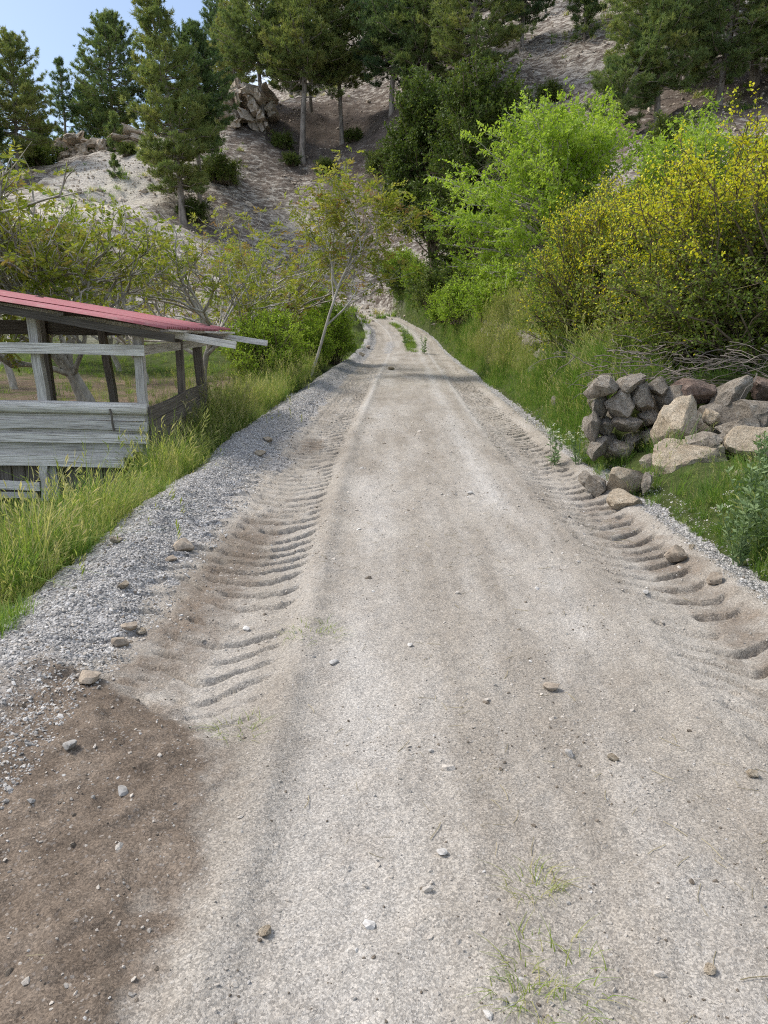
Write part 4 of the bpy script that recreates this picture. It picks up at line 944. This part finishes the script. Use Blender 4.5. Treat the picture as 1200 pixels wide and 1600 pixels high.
TUFTS = [(488, 988, .9, .16, 'scruffy grass tuft in the left part of the road'), (838, 1385, .8, .10, 'thin grass patch right of centre on the near road'), (868, 1535, 1.0, .14, 'largest grass patch at the bottom of the road'), (825, 1560, .8, .10, 'grass patch just left of the largest one at the bottom'), (378, 1140, .9, .12, 'flattened grass blades across the left tyre track')]
for i, (px, py, sc, R, lab) in enumerate(TUFTS):
    x, y, z = ray_ground(px, py); mb = MB(); blades(mb, np.random.default_rng(60+i), 70, R*1.1, .02, .075, .004, 1.7, .74, .16)
    o = mb.build('grass_tuft', M['grass']); o.location = (x, y, z); tag(o, lab, 'grass tuft', 'grass tufts growing in the road'); o.scale = (sc,)*3

# ------------------------------------------------------------------ scattered stuff (grass, gravel, scree)
def scatter(name, label, pts, rot, scl, idx, protos):
    c = bpy.data.collections.new(name+'_source')
    for k, me in enumerate(protos):
        c.objects.link(bpy.data.objects.new('%s_%02d' % (name, k), me))
    me = bpy.data.meshes.new(name); me.vertices.add(len(pts)); me.vertices.foreach_set('co', np.asarray(pts, np.float32).ravel())
    for nm, ty, arr, key in (('rot', 'FLOAT_VECTOR', rot, 'vector'), ('scl', 'FLOAT_VECTOR', scl, 'vector'), ('pick', 'INT', idx, 'value')):
        a = me.attributes.new(nm, ty, 'POINT'); a.data.foreach_set(key, np.asarray(arr, np.int32 if ty == 'INT' else np.float32).ravel())
    o = link(name, me); tag(o, label, None, None, 'stuff')
    ng = bpy.data.node_groups.new(name, 'GeometryNodeTree')
    ng.interface.new_socket('Geometry', in_out='INPUT', socket_type='NodeSocketGeometry'); ng.interface.new_socket('Geometry', in_out='OUTPUT', socket_type='NodeSocketGeometry')
    N, L = ng.nodes, ng.links; gi = N.new('NodeGroupInput'); go = N.new('NodeGroupOutput')
    ip = N.new('GeometryNodeInstanceOnPoints'); ci = N.new('GeometryNodeCollectionInfo'); ci.inputs['Collection'].default_value = c
    ci.inputs['Separate Children'].default_value = True; ci.inputs['Reset Children'].default_value = True; ip.inputs['Pick Instance'].default_value = True
    def na(nm, ty):
        a = N.new('GeometryNodeInputNamedAttribute'); a.data_type = ty; a.inputs['Name'].default_value = nm; return a.outputs['Attribute']
    L.new(gi.outputs[0], ip.inputs['Points']); L.new(ci.outputs[0], ip.inputs['Instance'])
    L.new(na('rot', 'FLOAT_VECTOR'), ip.inputs['Rotation']); L.new(na('scl', 'FLOAT_VECTOR'), ip.inputs['Scale']); L.new(na('pick', 'INT'), ip.inputs['Instance Index'])
    L.new(ip.outputs[0], go.inputs[0])
    o.modifiers.new('scatter', 'NODES').node_group = ng
    return o
def spread(rng, n, x0, x1, y0, y1, dens, byoff=False, ypow=1.0):
    y = y0+(y1-y0)*rng.random(n)**ypow; x = rng.uniform(x0, x1, n)
    if byoff: x = road_c(y)+x*road_s(y)
    k = rng.random(n) < dens(x, y); return x[k], y[k]
def do_scatter(name, label, x, y, s, protos, rng, pick=None, tilt=.0, dz=0.0, szv=None):
    n = len(x); rot = np.stack([rng.normal(0, tilt, n), rng.normal(0, tilt, n), rng.uniform(0, 6.28, n)], -1)
    scl = np.repeat(np.asarray(s)[:, None], 3, 1) if szv is None else szv
    z = ground(x, y)+dz
    return scatter(name, label, np.stack([x, y, z], -1), rot, scl, rng.integers(0, len(protos), n) if pick is None else pick, protos)
def tuft(seed, n, R, h0, h1, w, bend, tint, tsd, heads=0.0, mat='grass'):
    rng = np.random.default_rng(seed); mb = MB(); tip, o = blades(mb, rng, n, R, h0, h1, w, bend, tint, tsd)
    if heads > 0:
        k = rng.random(n) < heads; q = tip[k]; m = len(q)
        for j in range(5):
            leaves(mb, q+np.array((0, 0, -.02*j)), o[k]*.5+rng.normal(0, .35, (m, 3))+np.array((0, 0, .9)), .05, .009, np.clip(rng.normal(.82, .08, m), 0, 1), rng)
    return mb.mesh('tuft', M[mat])
TALL = [tuft(81+k, 34, .10, .18, .50, .007, .65+.15*k, .14+.13*k, .18, .2) for k in range(4)]+[tuft(86, 30, .10, .25, .6, .007, .5, .72, .14, .5), tuft(87, 26, .12, .2, .45, .010, .8, .3, .12)]
SHORT = [tuft(91+k, 30, .09, .05, .17, .006, .8, .35+.1*k, .16) for k in range(3)]
gr = np.random.default_rng(3)
le = lambda y: -2.38+.22*(vnoise(y*.55, 4.4, 1.0)-.5)*2+.12*(vnoise(y*2.1, 2.4, 1.0)-.5)*2
re = lambda y: 1.93-.18*np.exp(-((y-8)/2.5)**2)+.22*(vnoise(y*.8, 1.4, 6.0)-.5)
# left bank
lx, ly = spread(gr, 26000, -9.5, -2.0, 1.6, 30, lambda x, y: (off(x, y) < le(y))*(1-.99*sstep(9, 12, y)*sstep(2.9, 3.5, -x))*np.clip(1.35-.028*y, .3, 1)*(((x > -2.62) | (y < 8.42) | (y > 12))), ypow=1.25)
d_e = le(ly)-off(lx, ly)
s = (.45+.6*sstep(0, .5, d_e))*gr.uniform(.65, 1.2, len(lx))*(.45+1.1*vnoise(lx*1.3, ly*1.3, 3)**1.4)*(1-.45*(ly < 4.2))*(1-.68*sstep(.35, .9, d_e)*(ly < 8.6))
pk = np.where(gr.random(len(lx)) < .05+.3*vnoise(lx*.7, ly*.7, 9)**2, 4, gr.integers(0, 6, len(lx)))
do_scatter('left_bank_grass', 'long seeding grass on the bank between road and shed', lx, ly, s, TALL, gr, pk, .12)
# right bank
rx, ry_ = spread(gr, 18000, 1.6, 3.9, 1.4, 46, lambda x, y: (off(x, y) > re(y))*np.clip(1.3-.02*y, .35, 1)*(1-.92*(sstep(5.7, 6.1, y)*(1-sstep(7.6, 8.0, y)))*(off(x, y) > 1.62))*(1-.93*sstep(2.6, 2.75, off(x, y)-1.1*(y < 7.6))*(y < 16)), True, 1.25)
d_e = off(rx, ry_)-re(ry_)
s = (1-.22*sstep(4.0, 4.8, ry_)*(1-sstep(7.8, 8.4, ry_)))*(.5+.6*sstep(0, .45, d_e)*(.7+.5*sstep(8, 10, ry_)))*gr.uniform(.65, 1.2, len(rx))*(.5+.95*vnoise(rx*1.4, ry_*1.4, 3)**1.3)
pk = np.where((gr.random(len(rx)) < .75), gr.choice([0, 1, 5, 5, 0], len(rx)), gr.integers(0, 6, len(rx)))
pk = np.where((ry_ > 15) & (ry_ < 26) & (d_e > .25) & (gr.random(len(rx)) < .6), 4, pk)
do_scatter('right_bank_grass', 'green grass on the bank under the stone wall', rx, ry_, s, TALL, gr, pk, .14)
# grass in the field edge, in the middle of the far road, under the trees
fx_, fy_ = spread(gr, 10500, -30, 12, 10, 54, lambda x, y: np.where(np.abs(off(x, y)) < 2.3, 0, np.where(x < 0, .05+.95*sstep(26, 29, y), .25+.55*(y > 16)))*(1-hillmask(x, y)))
mx_, my_ = spread(gr, 600, -.05, .4, 31, 42, lambda x, y: sstep(31, 33.5, y)*(1-sstep(39.5, 42, y))*sstep(.3, .55, vnoise(x*2.5, y*1.2, 3)), True)
ex_, ey_ = spread(gr, 900, -2.75, -1.95, 2.0, 3.9, lambda x, y: np.exp(-((y-3.55-.25*(x+2))/.22)**2)*1.0)
do_scatter('short_grass', 'short green grass in the field, the verges and the middle of the far road', np.concatenate([fx_, mx_, ex_]), np.concatenate([fy_, my_, ey_]),
           np.concatenate([gr.uniform(.8, 2.2, len(fx_)), gr.uniform(.8, 1.6, len(mx_)), gr.uniform(.5, 1.0, len(ex_))]), SHORT, gr, None, .1)
dgx, dgy = spread(gr, 420, -3.6, -2.3, 2.6, 4.8, lambda x, y: (off(x, y) < le(y)-.12)*sstep(.35, .6, vnoise(x*1.7, y*1.7, 12))*.8)
do_scatter('dry_grass', 'bleached dry grass at the near end of the left bank', dgx, dgy, gr.uniform(.4, .8, len(dgx)), [tuft(97, 26, .08, .15, .4, .006, .9, .97, .05, .5)], gr, None, .2)
# tussocks and stones of the scree
tx_, ty_ = spread(gr, 9000, -42, 40, 34, 92, lambda x, y: hillmask(x, y)*sstep(.45, .7, fbm(x*.25, y*.25, 4, 3))*.55)
TUS = [tuft(101+k, 40, .2, .1, .34, .03, .9, .35+.28*k, .22) for k in range(3)]
do_scatter('hill_tussocks', 'small tussocks dotted over the scree hillside', tx_, ty_, gr.uniform(.6, 2.0, len(tx_)), TUS, gr, None, .1)
STO = [rock_mesh(800+k, (1, .9, .6), M['rock_cliff'], 2, 9, .1) for k in range(5)]
sx_, sy_ = spread(gr, 34000, -42, 42, 34, 95, lambda x, y: hillmask(x, y)*(.15+.85*sstep(.45, .65, fbm(x*.18, y*.18, 14, 4))))
do_scatter('scree_stones', 'loose limestone chips strewn over the hillside', sx_, sy_, gr.uniform(.07, .24, len(sx_))*(1+2.2*(gr.random(len(sx_)) > .98)), STO, gr, None, .4)
# crushed stone on the shoulders, pebbles on the road
PEB = [rock_mesh(850+k, (1, .72, .5), M['pebble'], 1, 9, .45) for k in range(5)]+[rock_mesh(860+k, (1, .8, .6), M['roadstone'], 1, 9, .4) for k in range(2)]+[rock_mesh(870, (1, .8, .6), M['clod'], 1, 6, .1)]+[rock_mesh(880+k, (1, .8, .5), M['roadstone'], 1, 8, .4) for k in range(4)]
gx_, gy_ = spread(gr, 90000, -2.6, -1.62, 1.3, 16, lambda x, y: sstep(1.6, 1.85, -off(x, y)+(fbm(x*2, y*2, 3, 3)-.5)*.5)*(.4+.6*vnoise(x*3, y*3, 5)), True, 1.9)
hx_, hy_ = spread(gr, 14000, 1.7, 2.1, 1.3, 14, lambda x, y: .7+0*x, True, 1.9)
gx_, gy_ = np.concatenate([gx_, hx_]), np.concatenate([gy_, hy_])
s = np.exp(gr.normal(math.log(.0105), .42, len(gx_)))*(1+.03*gy_)
pk = np.where(gr.random(len(gx_)) < .82, gr.integers(0, 5, len(gx_)), gr.integers(5, 8, len(gx_)))
do_scatter('crushed_stone', 'grey crushed stone lying on both road shoulders', gx_, gy_, s, PEB, gr, pk, .5)
qx_, qy_ = spread(gr, 34000, -1.9, 1.85, 1.2, 13, lambda x, y: .25+.75*sstep(.4, .65, fbm(x*1.6, y*1.6, 22, 3)), True, 1.9)
s = np.exp(gr.normal(math.log(.0078), .42, len(qx_)))*(1+.05*qy_)*(1+1.6*(gr.random(len(qx_)) > .985))
pk = np.where(gr.random(len(qx_)) < .12, gr.integers(0, 5, len(qx_)), gr.integers(7, 12, len(qx_)))
do_scatter('road_pebbles', 'small pebbles and crumbs of soil on the dirt road', qx_, qy_, s, PEB, gr, pk, .5)
STR = []
for k in range(3):
    mb = MB(); rg_ = np.random.default_rng(120+k); L = .05; t = np.linspace(0, 1, 4); P_ = np.stack([(t-.5)*L, .004*np.sin(t*3+k), .003+0*t], -1); tubes(mb, P_, np.full(4, .0008), 3); STR.append(mb.mesh('straw', M['straw']))
wx_, wy_ = spread(gr, 800, -1.7, 1.6, 1.2, 9, lambda x, y: sstep(.45, .7, fbm(x*1.3, y*1.3, 31, 3)), True, 1.7)
do_scatter('straw_litter', 'bits of dry straw trodden into the dirt road', wx_, wy_, gr.uniform(.5, 1.8, len(wx_)), STR, gr, None, .1)

# ------------------------------------------------------------------ weeds and dry brush
def weed(seed, n, h, leafn, ll, lw, umbels):
    rng = np.random.default_rng(seed); st = MB(); lf = MB(); fl = MB()
    for k in range(n):
        a = rng.uniform(0, 6.28); ln = rng.uniform(.05, .3)*h; H = h*rng.uniform(.65, 1.05)
        t = np.linspace(0, 1, 5); P_ = np.stack([math.cos(a)*(.03+ln*t**1.4), math.sin(a)*(.03+ln*t**1.4), H*t], -1)
        tubes(st, P_, np.linspace(.005, .002, 5), 4)
        s_ = rng.uniform(.05, 1, leafn); p = np.stack([np.interp(s_, t, P_[:, j]) for j in range(3)], -1)
        b = rng.uniform(0, 6.28, leafn); d = np.stack([np.cos(b), np.sin(b), rng.uniform(.2, 1.0, leafn)], -1)
        leaves(lf, p, d, ll*rng.uniform(.6, 1.2, leafn)*(1.15-.5*s_), lw, rng.random(leafn), rng)
        if umbels:
            for j in range(umbels):
                c = P_[-1]+rng.normal(0, .035, 3)*np.array((1, 1, .4)); m = 12
                q = c+rng.normal(0, .018, (m, 3))*np.array((1, 1, .25)); leaves(fl, q, rng.normal(0, 1, (m, 3))+np.array((0, 0, .4)), .014, .012, rng.random(m), rng)
    out = [('stem', st.mesh('stem', M['greyweed'])), ('foliage', lf.mesh('foliage', M['greyweed']))]
    if umbels: out.append(('blossom', fl.mesh('blossom', M['white_petal'])))
    return out
WU = weed(141, 6, .42, 14, .07, .025, 2); WL = weed(142, 8, .55, 34, .085, .022, 0)
for px, py, d, k, s, lab in [(867, 690, 8.2, 0, 1.0, 'white-flowered weed in the long grass near the road, below the wall'), (905, 690, 8.0, 0, .9, 'white-flowered weed nearer the rock pile'), (1134, 860, 5.2, 0, .7, 'white-flowered weed beside the dark clod'),
                             (635, 510, 34, 0, 2.0, 'white-flowered weed at the right verge of the bend'), (662, 515, 31, 0, 1.8, 'second white-flowered weed at the right verge of the bend'),
                             (1150, 900, 4.7, 1, .9, 'leafy grey-green weed standing nearest the road edge'), (1185, 905, 4.75, 1, 1.05, 'tall leafy grey-green weed at the right picture edge'), (1165, 860, 5.1, 1, 1.0, 'leafy weed behind the two tall grey-green ones'), (1195, 830, 5.4, 1, .95, 'leafy weed under the right-hand boulder')]:
    p = pix(px, py, d); t = plant('flowering_weed' if k == 0 else 'leafy_weed', (WU, WL)[k], lab, 'weed', p[0], d, px*.37, s)
def brush(seed, n, L, sx, name, label, x, y, z, up=.3, mat='deadtwig'):
    rng = np.random.default_rng(seed); mb = MB()
    S = rng.normal(0, 1, (n, 3))*np.array((sx, .25, .12)); a = rng.uniform(0, 6.28, n)
    d = unit(np.stack([np.cos(a), np.sin(a)*.6-.2, rng.normal(0, up, n)], -1)); ln = L*rng.uniform(.4, 1.2, n)
    t = np.linspace(0, 1, 5)[None, :, None]
    P_ = S[:, None]+d[:, None]*ln[:, None, None]*t; P_[..., 2] -= (t[..., 0]**2)*ln[:, None]*.35*rng.uniform(-.3, 1.2, (n, 1)); P_ += rng.normal(0, .02, P_.shape)*L
    tubes(mb, P_, np.linspace(.006, .0015, 5)[None]*rng.uniform(.6, 1.4, (n, 1)), 4)
    o = mb.build(name, M[mat]); o.location = (x, y, z); return tag(o, label, 'dead branches', None, 'stuff')
brush(151, 170, .42, .6, 'dead_brush', 'tangle of dry grey twigs hanging over the rock pile', 3.4, 8.1, 1.55)
brush(152, 60, .34, .3, 'dead_brush', 'dry twigs drooping over the broken end of the wall', 2.75, 8.4, 1.5)
brush(153, 60, 1.2, .3, 'dead_brush', 'bare dead branches sticking out above the bright green tree', 3.2, 21.5, 6.6, .8)
